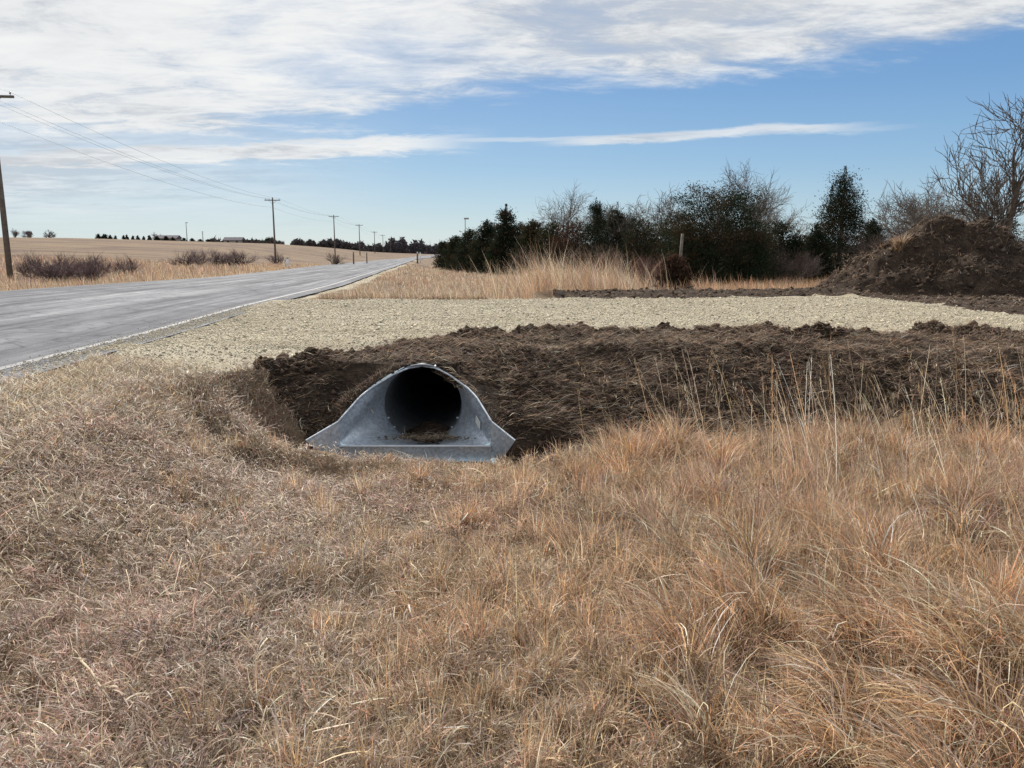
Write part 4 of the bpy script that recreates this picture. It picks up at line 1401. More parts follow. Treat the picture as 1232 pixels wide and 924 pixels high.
def bare(px, top, Yd, lab, seed, group='bare trees behind the hedge', base=None, **k):
    x = at(px, Yd); g = gz1(x, Yd); h = hz(top, Yd) - g
    a = bare_tree(seed, h, **k)
    return tree_obj('bare_tree', a, TW, lab, (x, Yd, g), group)


bare(1244, 96, 31, 'large bare tree with a leaning trunk behind the dirt mound', 210, lean=(-.45, 0), depth=6, spread=.7, up=.4, first=.22, r0=.2, dens=.82, gnarl=.22)
bare(676, 216, 52, 'slender bare tree forking above the left part of the hedge', 43, depth=5, spread=.85, up=.2, first=.33, gnarl=.22)
bare(792, 222, 50, 'gnarled bare tree between the slim cedars and the rounded cedar', 44, depth=6, spread=1.05, up=.15, gnarl=.25, first=.26)
bare(878, 186, 47, 'bare tree standing tallest above the rounded cedar', 45, depth=6, spread=.85, up=.15, first=.26, gnarl=.25, dens=.85)
bare(912, 205, 49, 'thin bare tree right of the rounded cedar', 46, depth=5, spread=.8, up=.2, first=.32, gnarl=.24)
bare(935, 240, 52, 'low bare tree with drooping twigs left of the spiky cedar', 47, depth=5, spread=1.1, up=.05, first=.2)
bare(1090, 202, 46, 'rounded bare tree between the spiky cedar and the dirt mound', 48, depth=6, spread=1.0, up=.12, first=.24, gnarl=.25, dens=.9)
bare(1150, 226, 44, 'low bare tree right above the peak of the mound', 49, depth=5, spread=.95, up=.12, first=.24, gnarl=.25)

bare(1128, 214, 42, 'thin bare tree between the rounded bare tree and the mound peak', 50, depth=6, spread=.9, up=.15, first=.24, gnarl=.25, dens=.8)
bare(1182, 208, 40, 'bare tree behind the crown of the large leaning tree', 51, depth=6, spread=.9, up=.15, first=.24, gnarl=.25, dens=.8)

# brush -------------------------------------------------------------
BR = (.115, .085, .075)
BRP = (.15, .10, .10)


def brush(px, top, Yd, lab, seed, col=BR, stems=6, group='bare brush along the hedge', sx=1.0, **k):
    x = at(px, Yd); g = gz1(x, Yd); h = max(.5, hz(top, Yd) - g)
    a = bare_tree(seed, h, stems=stems, **k)
    t = empty('bare_shrub', (x, Yd, g)); tag(t, lab, 'shrub', group)
    V_, F_, n = [], [], 0
    v = a[0][0].copy() if a[0] is not None else None
    if v is not None:
        v[:, :2] *= sx
        raw('stem', v, a[0][1], M['bark'], t)
    v = a[1][0].copy(); v[:, :2] *= sx
    nn = len(v) // 3 + 1
    raw('twigs', v, a[1][1], M['twig'], t, cols=np.array(col)[None] * np.repeat(RNG.uniform(.65, 1.35, (nn, 1)), 3, 0)[:len(v)])
    return t


kw = dict(depth=5, spread=.8, up=.3, first=.3, r0=.05)
brush(1075, 262, 33, 'grey brush left of the dirt mound', 61, **kw)
brush(1108, 245, 35, 'grey brush behind the left slope of the dirt mound', 62, **kw)
brush(1175, 240, 34, 'grey brush behind the peak of the dirt mound', 63, **kw)
brush(1222, 258, 33, 'grey brush at the right end behind the dirt mound', 67, **kw)
brush(958, 290, 37, 'low tangled brush left of the spiky cedar', 64, **kw)
brush(752, 292, 33, 'reddish brush in front of the low dark cedars', 65, col=(.15, .08, .065), **kw)
brush(776, 300, 30, 'small reddish shrub left of the cedar sapling', 66, col=(.15, .08, .07), **kw)
brush(722, 288, 36, 'tangled brown brush in front of the slim cedars', 68, col=(.14, .10, .075), **kw)
brush(686, 285, 38, 'tangled brown brush right of the tall pale grass', 69, col=(.14, .10, .075), **kw)
brush(642, 290, 42, 'low brown brush at the left of the tall pale grass', 70, col=(.14, .10, .075), **kw)
# far side of the road
gl = 'bare shrubs beyond the road'
kw = dict(depth=4, spread=.75, up=.35, first=.34, r0=.06)
LS = [(32, 305, 52, 'thin bare shrub right of the nearest utility pole', 71), (55, 298, 50, 'bare shrub second right of the nearest utility pole', 72), (75, 303, 47, 'bare shrub with the darkest stems left of the road bend', 73),
      (92, 300, 51, 'dense purple-brown shrub in the left thicket', 74), (112, 302, 53, 'purple-brown shrub at the right end of the left thicket', 75), (64, 306, 44, 'low bare shrub nearest the road in the left thicket', 175), (102, 307, 45, 'low tangled shrub at the road side of the purple-brown thicket', 176), (128, 308, 58, 'small faint shrub right beside the left thicket', 177), (156, 303, 60, 'lone bare shrub in the field right of the thicket', 76),
      (222, 297, 92, 'low purple shrub at the left end of the mid-field row', 77), (240, 295, 94, 'low purple shrub second in the mid-field row', 78), (258, 295, 96, 'low purple shrub third in the mid-field row', 79),
      (274, 296, 98, 'low purple shrub fourth in the mid-field row', 80), (290, 296, 100, 'low purple shrub at the right end of the mid-field row', 81), (333, 298, 110, 'bare shrub at the foot of the second utility pole', 82)]
for px, top, Yd, lab, sd in LS:
    brush(px, top, Yd, lab, sd, BRP, 7, gl, sx=1.7, **kw)
brush(402, 301, 96, 'low tawny rounded shrub beside the road below the third utility pole', 90, (.20, .155, .125), 9, gl, sx=1.3, **kw)

# distant trees ------------------------------------------------------
gd = 'distant conifers on the hill'
proto = None
rc = random.Random(8)
Lc = ['leftmost dark conifer of the distant row on the hill', 'second dark conifer from the left end of the distant row', 'third dark conifer from the left in the distant row', 'fourth dark conifer from the left in the distant row',
      'fifth dark conifer of the distant row on the hill', 'sixth dark conifer of the distant row', 'seventh dark conifer of the distant row', 'eighth dark conifer of the distant row', 'ninth dark conifer of the distant row',
      'tenth dark conifer of the distant row', 'eleventh dark conifer of the distant row', 'conifer left of the distant farmhouse', 'conifer in front of the distant farmhouse', 'conifer right of the distant farmhouse',
      'conifer left of the thin lamp mast', 'conifer right of the thin lamp mast', 'last low conifer left of the distant barn']
CP = [(120, 281, 5), (127, 281.5, 6), (134, 282.5, 4), (140, 283, 3), (150, 283, 3.4), (154, 282, 3), (161, 283.5, 3), (167, 283, 3.4), (174, 284, 3), (181, 283, 3.6), (190, 284, 5), (201, 284, 5), (209, 285, 4), (222, 286, 4.5), (232, 286.5, 5), (242, 287.5, 5), (252, 289, 5)]
for (px, top, hw), lab in zip(CP, Lc):
    Yd = 330
    x = at(px, Yd); g = gz1(x, Yd)
    s = max(hz(top, Yd) - g, 1.6)
    if proto is None:
        proto = empty('distant_conifer')
        v, f, c = cedar(99, 1.0, .4, 1500, 1.1, .5, leaf=.09)
        raw('foliage', v, f, M['cedar'], proto, cols=c)
        mb = MB(); mb.tube([(0, 0, -.1), (0, 0, .6)], .03, 5); mb.build('trunk', M['bark'], proto)
        o = proto
    else:
        o = clone(proto)
    o.location = (x, Yd, g); o.scale = (hw / F * Yd * 2.4, hw / F * Yd * 2.4, s); o.rotation_euler = (0, 0, rc.uniform(0, 6))
    tag(o, lab, 'tree', gd)
for px, top, lab, sd in ((18, 273, 'faint bare tree on the skyline right of the nearest utility pole', 101), (40, 275, 'small bare tree beside the white shed on the skyline', 102), (62, 275, 'lone rounded bare tree on the left skyline', 103),
                         (186, 278, 'bare tree rising behind the distant farmhouse', 104), (196, 280, 'small bare tree over the right end of the distant farmhouse', 105)):
    Yd = 320 if px < 100 else 345
    x = at(px, Yd); g = gz1(x, Yd); h = max(hz(top, Yd) - g, 3)
    a = bare_tree(sd, h, depth=5, spread=.9, up=.25, first=.2, r0=h * .05)
    v2 = a[1]
    # thicken twigs so that they read at this range
    t = tree_obj('bare_tree', a, (.14, .11, .11), lab, (x, Yd, g), 'bare trees on the skyline', sx=1.1)

# distant woods along the horizon: reads as one dark band
def woods():
    out = []
    r = np.random.default_rng(77)
    V_, Cc = [], []
    def band(px0, px1, Y0, Y1, hmin, hmax, n, col):
        px = r.uniform(px0, px1, n); Yd = r.uniform(Y0, Y1, n)
        x = (px - 616) / F * Yd; g = ground_z(x, Yd)
        hh = np.maximum(hmin + (hmax - hmin) * (fbm(px * .14, Yd * .004, 5, 4) * 2.4 - .75), .4)
        z = g + r.random(n) ** .8 * hh
        P = np.stack([x, Yd, z], 1)
        s = r.normal(0, 1, (n, 3, 3)) * np.array([.9, .9, 1.1]) * (Yd / 500)[:, None, None]
        V_.append((P[:, None, :] + s).reshape(-1, 3)); Cc.append(np.repeat(np.array(col)[None] * r.uniform(.6, 1.5, (n, 1)), 3, 0))
    band(255, 345, 345, 380, .6, 1.9, 2500, (.07, .06, .058))
    band(318, 332, 350, 365, 1.2, 3.0, 700, (.04, .045, .035))
    band(355, 440, 380, 430, 1.0, 3.8, 4500, (.065, .055, .055))
    band(430, 560, 520, 680, 3, 9, 9000, (.055, .05, .055))
    band(520, 900, 700, 900, 3, 9, 9000, (.07, .065, .07))
    band(880, 1500, 500, 800, 3, 9, 12000, (.06, .055, .055))
    v = np.concatenate(V_); c = np.concatenate(Cc)
    return tag(raw('distant_woods', v, np.arange(len(v)).reshape(-1, 3), M['cedar'], cols=c), 'dark band of far-off woods along the horizon', 'woods', kind='stuff')


woods()

# ================================================================== POLES AND WIRES
PO = [(8.8, 45.7, 9.5), (331, 134, 9.25), (403, 208, 9.6), (433, 282, 9.6), (451, 360, 8.9), (461, 440, 8.9), (470, 520, 8.2), (478, 600, 7.9)]
PL = ['nearest utility pole, cut off by the left edge of the photo', 'utility pole with a crossarm standing in the field beyond the road', 'second crossarm pole in the row going away beside the road', 'third crossarm pole in the row beside the road',
      'fourth crossarm pole in the distant row', 'fifth crossarm pole in the distant row', 'sixth tiny crossarm pole in the distant row', 'last tiny crossarm pole near the end of the road']
proto = None
gp = 'utility poles along the road'
tops = []


def make_pole():
    t = empty('utility_pole')
    mb = MB(); mb.tube([(0, 0, -11.5), (0, 0, -5), (0, 0, .45)], [.17, .145, .11], 12); mb.build('pole_shaft', M['pole'], t, True)
    mb = MB(); mb.box((0, -.14, 0), (2.6, .10, .14)); a = mb.build('crossarm', M['arm'], t)
    for s in (-1, 1):
        mb = MB(); mb.tube([(s * .05, -.14, -.62), (s * .62, -.16, -.05)], .02, 5); mb.build('brace', M['arm'], a)
    for px in (-1.12, -.55, 1.12):
        mb = MB(); mb.tube([(px, -.14, .05), (px, -.14, .13), (px, -.14, .15), (px, -.14, .25), (px, -.14, .28)], [.015, .015, .055, .045, .02], 8); mb.build('insulator', M['porcelain'], a, True)
    mb = MB(); mb.tube([(0, -.12, -1.2), (0, -.19, -1.2)], .05, 8); mb.build('neutral_bracket', M['porcelain'], t)
    return t


for (px, Yd, zt), lab in zip(PO, PL):
    o = make_pole() if proto is None else clone(proto)
    if proto is None: proto = o
    x = at(px, Yd)
    o.location = (x, Yd, zt); tag(o, lab, 'utility pole', gp)
    tops.append((x, Yd, zt))
for i, o in enumerate([q for q in C.objects if q.name.startswith('utility_pole')]):
    a = tops[max(i - 1, 0)]; b = tops[min(i + 1, len(tops) - 1)]
    o.rotation_euler = (0, 0, math.atan2(b[1] - a[1], b[0] - a[0]) - math.pi / 2)
    if i in (0,): o.rotation_euler = (0, 0, .12)
tops = [(-23.5, -38, 9.6)] + tops
for off, dz, lab in ((-1.12, .27, 'outer power line on the left end of the crossarms'), (-.55, .27, 'power line on the inner insulators left of the pole tops'), (1.12, .27, 'power line on the road-side end of the crossarms'), (0, -1.2, 'lowest power line strung below the crossarms')):
    mb = MB()
    pts = []
    for i in range(len(tops) - 1):
        p, q_ = np.array(tops[i]), np.array(tops[i + 1])
        dd = q_ - p; nn = np.array([dd[1], -dd[0], 0]); nn /= np.linalg.norm(nn)
        L = np.linalg.norm(dd)
        for t in np.linspace(0, 1, 15)[(1 if i else 0):]:
            c = p + dd * t + nn * off + np.array([0, -.14, dz])
            c[2] -= 4 * (L / 80) ** 2 * .75 * t * (1 - t)
            pts.append(c)
    mb.tube(pts, [.009 if p[1] < 60 else .011 for p in pts], 5)
    tag(mb.build('power_line', M['wire'], None, True), lab, 'power line', 'power lines')

# masts ---------------------------------------------------------------
for px, top, Yd, lab, lamp in ((226, 268, 335, 'thin lamp mast rising from the distant conifers', 1), (245, 278, 335, 'shorter antenna mast right of the thin lamp mast', 0), (560, 263, 150, 'thin lamp mast rising left of the pointed cedar', 1)):
    x = at(px, Yd); g = gz1(x, Yd); h = hz(top, Yd) - g
    t = empty('lamp_mast' if lamp else 'antenna_mast', (x, Yd, g)); tag(t, lab, 'mast')
    mb = MB(); mb.tube([(0, 0, -.3), (0, 0, h)], [.16 * Yd / 335 + .02, .09 * Yd / 335 + .02], 8); mb.build('mast_shaft', M['post'], t, True)
    mb = MB()
    if lamp: mb.box((.25, 0, h), (.9, .5, .28)); mb.build('lamp_head', M['porcelain'], t)
    else:
        for k in range(3): mb.box((0, 0, h - .3 - k * .5), (1.2 - .2 * k, .06, .06))
        mb.build('antenna', M['porcelain'], t)

# distant buildings -----------------------------------------------------
def house(px0, px1, eave, ridge, Yd, label, wall, roof, nwin):
    x0, x1 = at(px0, Yd), at(px1, Yd); cx = (x0 + x1) / 2; w = x1 - x0; g = gz1(cx, Yd) - .3
    he = hz(eave, Yd) - g; hr = hz(ridge, Yd) - g; he = max(he, 2.2); hr = max(hr, he + 1.2); dpt = min(w * .6, 9)
    t = empty('farm_building', (cx, Yd, g)); tag(t, label, 'building')
    mb = MB(); mb.box((0, 0, he / 2), (w, dpt, he)); mb.build('wall', wall, t)
    e = .4
    a = [(-w / 2 - e, -dpt / 2 - e, he - .1), (w / 2 + e, -dpt / 2 - e, he - .1), (w / 2 + e, dpt / 2 + e, he - .1), (-w / 2 - e, dpt / 2 + e, he - .1), (-w / 2 - e, 0, hr), (w / 2 + e, 0, hr)]
    mb = MB(); mb.add(a, [(0, 1, 5, 4), (2, 3, 4, 5), (1, 2, 5), (3, 0, 4), (3, 2, 1, 0)]); mb.build('roof', roof, t)
    for k in range(nwin):
        mb = MB(); mb.box((-w / 2 + w * (k + .5) / nwin, -dpt / 2 - .02, he * .55), (.9, .06, 1.1)); mb.build('window', M['glass'], t)
    mb = MB(); mb.box((w * .12, -dpt / 2 - .03, 1.05), (1.0, .06, 2.1)); mb.build('door', M['deadwood'], t)


house(190, 216, 286.5, 283, 338, 'long low farmhouse with a dark roof among the distant trees', M['wall'], M['roof'], 4)
house(272, 293, 289, 286, 345, 'small barn alone on the skyline right of the conifers', M['wall'], M['roof'], 2)
house(35, 39, 282, 279.5, 322, 'tiny white shed on the left skyline', M['white'], M['roof'], 1)

# ================================================================== POSTS
def post(kind, px, Yd, top, w, label, cat, mat, extra=None, group=None, tilt=0, hmax=None):
    x = at(px, Yd); g = gz1(x, Yd); h = hz(top, Yd) - g
    t = empty(kind, (x, Yd, g)); tag(t, label, cat, group)
    t.rotation_euler = (0, tilt, .3)
    mb = MB(); mb.tube([(0, 0, -.3), (0, 0, h * .5), (.01, 0, h)], [w, w * .95, w * .85], 8); p = mb.build('shaft', mat, t, True)
    if extra == 'wire':
        mb = MB()
        for z in (.45, .8, 1.15): mb.tube([(-w - .01, 0, z), (0, -w - .01, z), (w + .01, 0, z)], .008, 4)
        mb.build('wire_staple', M['wire'], p)
    if extra == 'plate':
        mb = MB(); mb.box((0, -w - .02, h - .12), (.16, .02, .24)); mb.build('reflector_plate', M['white'], t)
    if extra == 'cap':
        mb = MB(); mb.tube([(0, 0, h), (0, 0, h + .06)], [w * 1.3, w * .9], 8); mb.build('cap', M['greenp'], t)
    return t


post('fence_post', 817, 30, 281, .065, 'grey wooden fence post in the grass left of the rounded cedar', 'fence post', M['post'], 'wire', tilt=.05)
post('fence_post', 425, 92, 303, .085, 'short dark fence post beyond the road, left of a pair', 'fence post', M['post'], 'wire', 'fence posts beyond the road')
post('fence_post', 441, 98, 303.5, .07, 'thin fence post beyond the road, right of a pair', 'fence post', M['post'], 'wire', 'fence posts beyond the road')
post('marker_post', 502, 112, 303, .12, 'dark roadside marker post near the far end of the road', 'marker post', M['post'], 'plate')
post('marker_post', 505.5, 122, 303.5, .10, 'white roadside marker post near the far end of the road', 'marker post', M['white'], 'cap')
post('utility_pedestal', 345, 84, 310.5, .14, 'small white utility pedestal in the grass near the second pole', 'pedestal', M['white'], 'cap')

# ================================================================== LITTER IN THE GRASS
def gp_at(px, py):
    """walk the view ray to the ground"""
    a = (px - 616) / F; b = (462 - py) / F
    yy = math.cos(PITCH) + math.sin(PITCH) * b; zz = -math.sin(PITCH) + math.cos(PITCH) * b
    t = 1.0
    while t < 60:
        x, y, z = a * t, yy * t, 1 + zz * t
        if y > .6 and z < gz1(x, y) + .09: return x, y, z
        t += .01
    return x, y, z


def stick(px0, py0, px1, py1, r, label, kind, cat, mat, fork=False, rise=.02):
    p = Vector(gp_at(px0, py0)); q_ = Vector(gp_at(px1, py1)); p.z += rise; q_.z += rise
    t = empty(kind, p); tag(t, label, cat)
    d = q_ - p
    pts = [(0, 0, 0), tuple(d * .35 + Vector((0, .004, .008))), tuple(d * .7 + Vector((0, -.004, .006))), tuple(d)]
    mb = MB(); mb.tube(pts, [r, r * .95, r * .8, r * .6], 8); mb.build('stem', mat, t, True)
    if kind == 'corn_stalk':
        mb = MB(); mb.tube([tuple(Vector(pts[0]) - d * .03), tuple(Vector(pts[0]) + d * .03)], [r * 1.5, r * 1.2], 8); mb.build('root_knob', mat, t, True)
        v, f, c = blades(np.array([pts[2]] * 5) + RNG.normal(0, .004, (5, 3)), RNG.uniform(.07, .14, 5), RNG.uniform(1.1, 1.5, 5), RNG.uniform(1.4, 1.9, 5), RNG.uniform(-.9, .3, 5), RNG.uniform(.008, .014, 5), np.array([(.4, .33, .23)] * 5))
        raw('husk_leaves', v, f, M['husk'], t)
    if fork:
        mb = MB(); m = Vector(pts[2]); mb.tube([tuple(m), tuple(m + d * .22 + Vector((-.03, .02, .02)))], [r * .6, r * .3], 6); mb.build('fork', mat, t, True)
    return t


stick(97, 800, 134, 850, .005, 'pale broken corn stalk with a round root knob lying at the lower left', 'corn_stalk', 'corn stalk', M['husk'])
stick(494, 682, 514, 707, .004, 'pale curved twig lying in the middle of the grass', 'twig', 'twig', M['husk'])
stick(500, 718, 536, 718, .0035, 'brown straight twig lying level just below the pale curved twig', 'twig', 'twig', M['deadwood'])
stick(152, 690, 160, 728, .0022, 'thin upright pale twig in the left grass', 'twig', 'twig', M['husk'])
stick(219, 675, 208, 725, .0022, 'thin bent pale twig in the left grass', 'twig', 'twig', M['husk'], True)
stick(246, 705, 270, 728, .0025, 'short forked twig in the left grass', 'twig', 'twig', M['husk'], True)
stick(40, 604, 50, 638, .0035, 'short pale twig near the left edge', 'twig', 'twig', M['husk'])


def leaf(px, py, L, w, az, label):
    p = Vector(gp_at(px, py)); p.z += .02
    t = empty('dry_leaf', p, az); tag(t, label, 'dry leaf', 'dry leaves lying in the grass')
    n = 14; V_, F_ = [], []
    for i in range(n):
        s = i / (n - 1); ww = w * math.sin(math.pi * min(1, s * .97 + .03)) ** .8 * (1 - .3 * s)
        for j, e in enumerate((-1, -.5, 0, .5, 1)):
            V_.append(((s - .5) * L, e * ww / 2, .018 * math.sin(s * 3) + .35 * ww * e * e + .006 * math.sin(s * 11 + e)))
    i = np.arange(n - 1)[:, None] * 5; j = np.arange(4)[None]
    f = np.stack([i + j, i + j + 1, i + j + 6, i + j + 5], -1).reshape(-1, 4)
    b = raw('blade', np.array(V_), f, M['husk'], t, smooth=True); b.modifiers.new('t', 'SOLIDIFY').thickness = .0012
    mb = MB(); mb.tube([(-L / 2 - .025, 0, .0), (-L * .2, 0, .012), (L * .45, 0, .014)], [.0016, .0013, .0005], 5); mb.build('midrib', M['deadwood'], t, True)


leaf(511, 637, .10, .045, 2.8, 'curled pale leaf in the grass below the culvert')
leaf(377, 633, .09, .035, .5, 'small pale leaf in the grass left below the culvert')
leaf(1030, 758, .13, .035, .25, 'long pale curled leaf in the coarse grass at the right')
leaf(587, 640, .08, .03, 1.4, 'faint pale leaf right of the curled leaf')

# sod tuft left in front of the toe plate
def sod():
    x, y = X0 + .20, 6.93
    g = gz1(x, y)
    t = empty('sod_clump', (x, y, g)); tag(t, 'dark rooted clump of sod in front of the culvert lip', 'sod clump')
    n = 600
    a = RNG.uniform(0, 6.28, n); r = np.abs(RNG.normal(0, .10, n))
    P = np.stack([r * np.cos(a) * 1.4, r * np.sin(a) * .7, np.full(n, .02)], 1)
    v, f, c = blades(P, RNG.uniform(.05, .16, n), np.abs(RNG.normal(.3, .3, n)), RNG.uniform(.7, 1.9, n), a, RNG.uniform(.003, .006, n), pick([1.2, 1.5, 1, .2, 1.4, .2, .6], n) * .8, K=4)
    raw('grass_blades', v, f, M['grass'], t, cols=c)['kind'] = 'stuff'
    k = 160
    x_ = RNG.normal(0, .11, k); y_ = RNG.normal(0, .06, k); s = RNG.uniform(.012, .035, k)
    v, f, c = chunks(x_, y_, RNG.uniform(0, .05, k), s, np.array([(.06, .042, .03)])[[0] * k] * RNG.uniform(.5, 1.5, (k, 1)))
    raw('root_ball', v, f, M['clods'], t, cols=c)['kind'] = 'stuff'


sod()

# ================================================================== LIGHT AND SKY
SUN_EL, SUN_AZ = 38.0, -16.0      # azimuth from +Y towards +X, degrees
sun = bpy.data.lights.new('sun', 'SUN'); sun.energy = 5.0; sun.angle = R_(.9); sun.color = (1, .94, .86)
so = bpy.data.objects.new('sun', sun); C.objects.link(so)
sd = Vector((math.sin(R_(SUN_AZ)) * math.cos(R_(SUN_EL)), math.cos(R_(SUN_AZ)) * math.cos(R_(SUN_EL)), math.sin(R_(SUN_EL))))
so.rotation_euler = sd.to_track_quat('Z', 'Y').to_euler()
so.location = (0, 0, 40)

w = bpy.data.worlds.new('World'); sc.world = w; w.use_nodes = True
nt = w.node_tree; nt.nodes.clear()
out = nt.nodes.new('ShaderNodeOutputWorld'); bg = nt.nodes.new('ShaderNodeBackground')
bg.inputs['Strength'].default_value = .1
sky = nt.nodes.new('ShaderNodeTexSky'); sky.sky_type = 'NISHITA'; sky.sun_disc = False
sky.sun_elevation = R_(SUN_EL); sky.sun_rotation = R_(SUN_AZ)
sky.altitude = 300; sky.air_density = 1.0; sky.dust_density = .6; sky.ozone_density = 1.6
ln = nt.links.new


def math_(op, a, b=None, c=None, clamp=False):
    m = nt.nodes.new('ShaderNodeMath'); m.operation = op; m.use_clamp = clamp
    for i, v in enumerate((a, b, c)):
        if v is None: continue
        if isinstance(v, bpy.types.NodeSocket): ln(v, m.inputs[i])
        else: m.inputs[i].default_value = v
    return m.outputs[0]


def smooth(v, a, b):
    m = nt.nodes.new('ShaderNodeMapRange'); m.interpolation_type = 'SMOOTHSTEP'
    m.inputs['From Min'].default_value = a; m.inputs['From Max'].default_value = b
    ln(v, m.inputs['Value']); return m.outputs[0]


tc = nt.nodes.new('ShaderNodeTexCoord'); sep = nt.nodes.new('ShaderNodeSeparateXYZ')
ln(tc.outputs['Generated'], sep.inputs[0])
dx_, dy_, dz2 = sep.outputs
el = math_('MULTIPLY', math_('ARCSINE', dz2), 57.2958)
azn = math_('MULTIPLY', math_('ARCTAN2', dx_, dy_), 57.2958)
# cloud deck coordinates: direction projected on a layer overhead
zc = math_('ADD', math_('MAXIMUM', dz2, 0), .09)
cmb = nt.nodes.new('ShaderNodeCombineXYZ'); ln(math_('DIVIDE', dx_, zc), cmb.inputs[0]); ln(math_('DIVIDE', dy_, zc), cmb.inputs[1])
deck = cmb.outputs[0]


def cn(scale, detail=6, rough=.6, dist=0, sc3=(1, 1, 1), off=(0, 0, 0), rot=0):
    m = nt.nodes.new('ShaderNodeMapping'); m.inputs['Scale'].default_value = sc3; m.inputs['Location'].default_value = off; m.inputs['Rotation'].default_value = (0, 0, rot)
    ln(deck, m.inputs[0])
    n = N(nt, 'ShaderNodeTexNoise', Scale=scale, Detail=detail, Roughness=rough, Distortion=dist); ln(m.outputs[0], n.inputs['Vector']); return n.outputs['Fac']


nA = cn(.6, 10, .64, .25, (1, 1.5, 1), (3, 1, 0), -.25)
nB = cn(2.8, 9, .68, .35, (.85, 1.5, 1), (1, 5, 0), -.3)
nC = cn(.42, 6, .6, .3, (1, 1.3, 1), (9, 2, 0))


def fcurve(v, pts, lo, hi):
    """piecewise curve of azimuth (deg)"""
    u = nt.nodes.new('ShaderNodeMapRange'); u.inputs['From Min'].default_value = pts[0][0]; u.inputs['From Max'].default_value = pts[-1][0]; ln(v, u.inputs['Value'])
    fc = nt.nodes.new('ShaderNodeFloatCurve'); cu = fc.mapping.curves[0]
    P = [((a - pts[0][0]) / (pts[-1][0] - pts[0][0]), (b - lo) / (hi - lo)) for a, b in pts]
    cu.points[0].location = P[0]; cu.points[1].location = P[-1]
    for p in P[1:-1]: cu.points.new(*p)
    fc.mapping.update(); ln(u.outputs[0], fc.inputs['Value'])
    return math_('ADD', math_('MULTIPLY', fc.outputs[0], hi - lo), lo)


edge = fcurve(azn, [(-60, 4.5), (-34, 6.2), (-23, 6.9), (-13, 8.1), (-6, 9.3), (4, 10.5), (13, 10.9), (22, 11.5), (31, 12.7), (60, 17)], 0, 30)
rel = math_('SUBTRACT', el, edge)
relj = math_('ADD', rel, math_('MULTIPLY', math_('SUBTRACT', nA, .5), 6.5))
relj = math_('ADD', relj, math_('MULTIPLY', math_('SUBTRACT', nB, .5), 3.2))
sheet = smooth(relj, -.5, 1.8)
# thin places in the sheet
thin = smooth(math_('ADD', math_('MULTIPLY', nA, .55), math_('MULTIPLY', nB, .45)), .34, .56)
sheet = math_('MULTIPLY', sheet, math_('ADD', math_('MULTIPLY', thin, .5), .5))


def streak(c0, pts, width, a0, a1, fade, strength):
    c = fcurve(azn, pts, -5, 30)
    v = math_('SUBTRACT', el, c)
    v = math_('ADD', v, math_('MULTIPLY', math_('SUBTRACT', nB, .5), width * 2.4))
    g = math_('SUBTRACT', 1, smooth(math_('ABSOLUTE', v), width * .25, width))
    m = math_('MULTIPLY', smooth(azn, a0, a0 + fade), math_('SUBTRACT', 1, smooth(azn, a1 - fade, a1)))
    return math_('MULTIPLY', math_('MULTIPLY', g, m), strength)


s1 = streak(0, [(-60, 4), (-34, 5.2), (-25, 6.0), (-14, 6.8), (-2, 7.7), (60, 10)], 1.0, -50, -.5, 9, .95)
s2 = streak(0, [(-60, 6), (0, 7.6), (8, 7.6), (16, 8.0), (25, 7.8), (60, 8)], .42, .5, 25.5, 6, .72)
s4 = streak(0, [(-60, 4), (-34, 6.8), (-12, 7.5), (0, 7.7), (12, 7.8), (30, 7.7), (60, 8)], .22, -14, 28, 8, .4)
s3 = streak(0, [(-60, 3), (-34, 3.6), (-20, 4.3), (-8, 4.9), (60, 5)], .55, -60, -14, 14, .6)
lowveil = math_('MULTIPLY', math_('MULTIPLY', smooth(el, -.5, 4.5), math_('SUBTRACT', 1, smooth(azn, -33, -4))), math_('ADD', math_('MULTIPLY', nA, 1.1), .1))
hor = math_('MULTIPLY', math_('SUBTRACT', 1, smooth(el, -1, 10)), .20)
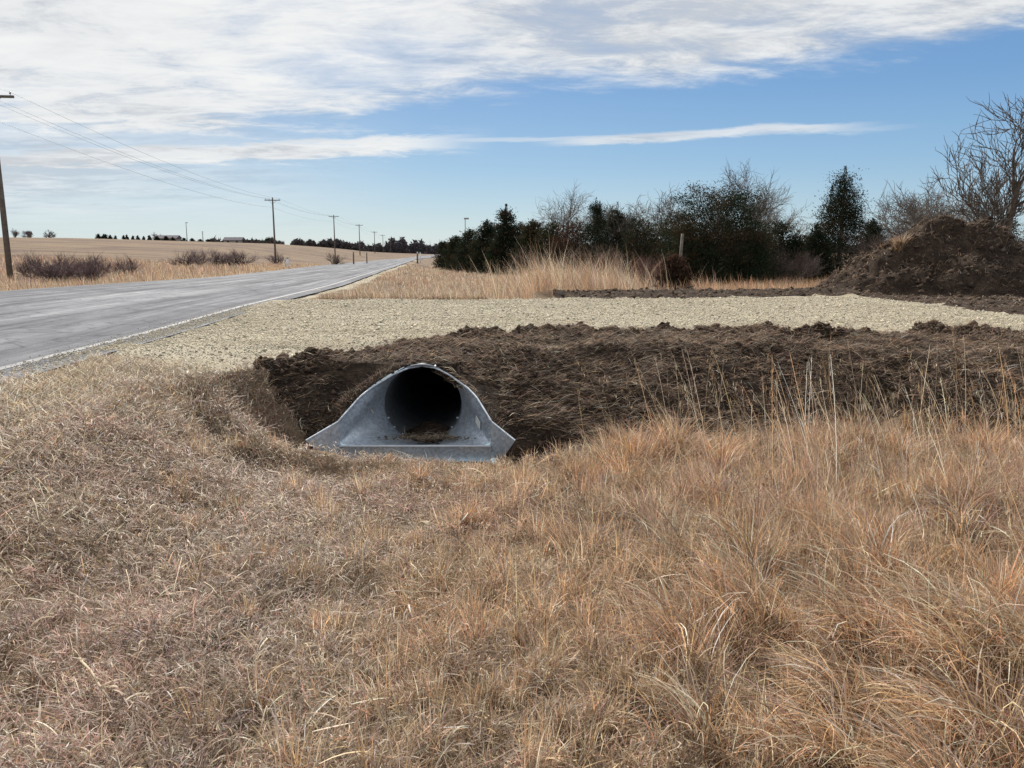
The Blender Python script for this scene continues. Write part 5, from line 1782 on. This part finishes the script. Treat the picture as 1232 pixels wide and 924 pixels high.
mask = math_('MAXIMUM', sheet, s1); mask = math_('MAXIMUM', mask, s2); mask = math_('MAXIMUM', mask, s3); mask = math_('MAXIMUM', mask, s4); mask = math_('MAXIMUM', mask, lowveil)
mask = math_('MINIMUM', mask, .97)
# cloud tone: bright with grey undersides
tone = math_('ADD', math_('MULTIPLY', nB, .45), math_('MULTIPLY', nC, .55))
tone = math_('SUBTRACT', tone, math_('MULTIPLY', math_('MULTIPLY', math_('SUBTRACT', 1, smooth(azn, -32, -12)), smooth(el, 8, 16)), .055))
cr = nt.nodes.new('ShaderNodeValToRGB'); ln(tone, cr.inputs[0])
els = cr.color_ramp.elements
els[0].position = .41; els[0].color = (4.5, 4.7, 4.95, 1); els[1].position = .58; els[1].color = (6.7, 6.75, 6.7, 1)
e = els.new(.48); e.color = (6.0, 6.1, 6.15, 1)
def wmix(f, a, b):
    m = nt.nodes.new('ShaderNodeMix'); m.data_type = 'RGBA'
    for s_, v in ((m.inputs[0], f), (m.inputs[6], a), (m.inputs[7], b)):
        if isinstance(v, bpy.types.NodeSocket): ln(v, s_)
        elif isinstance(v, (int, float)): s_.default_value = v
        else: s_.default_value = (*v, 1)
    return m.outputs[2]
gr = nt.nodes.new('ShaderNodeValToRGB'); ln(math_('DIVIDE', el, 45.0, clamp=True), gr.inputs[0])
ge = gr.color_ramp.elements
ge[0].position = 0; ge[0].color = (3.2, 4.5, 5.2, 1); ge[1].position = 1; ge[1].color = (.45, 1.25, 3.0, 1)
for p_, c_ in ((.05, (2.6, 3.9, 4.9)), (.13, (1.6, 3.05, 4.7)), (.24, (.95, 2.25, 4.3)), (.42, (.65, 1.7, 3.8))):
    e_ = ge.new(p_); e_.color = (*c_, 1)
c0 = wmix(.82, sky.outputs[0], gr.outputs[0])
c1 = wmix(mask, c0, cr.outputs[0])
ln(c1, bg.inputs['Color']); ln(bg.outputs[0], out.inputs[0])

sc.view_settings.view_transform = 'Standard'
sc.view_settings.look = 'None'
sc.view_settings.exposure = .45
sc.view_settings.gamma = 1
sc.render.engine = 'CYCLES'
sc.cycles.max_bounces = 6
sc.cycles.transparent_max_bounces = 4
sc.cycles.use_denoising = True
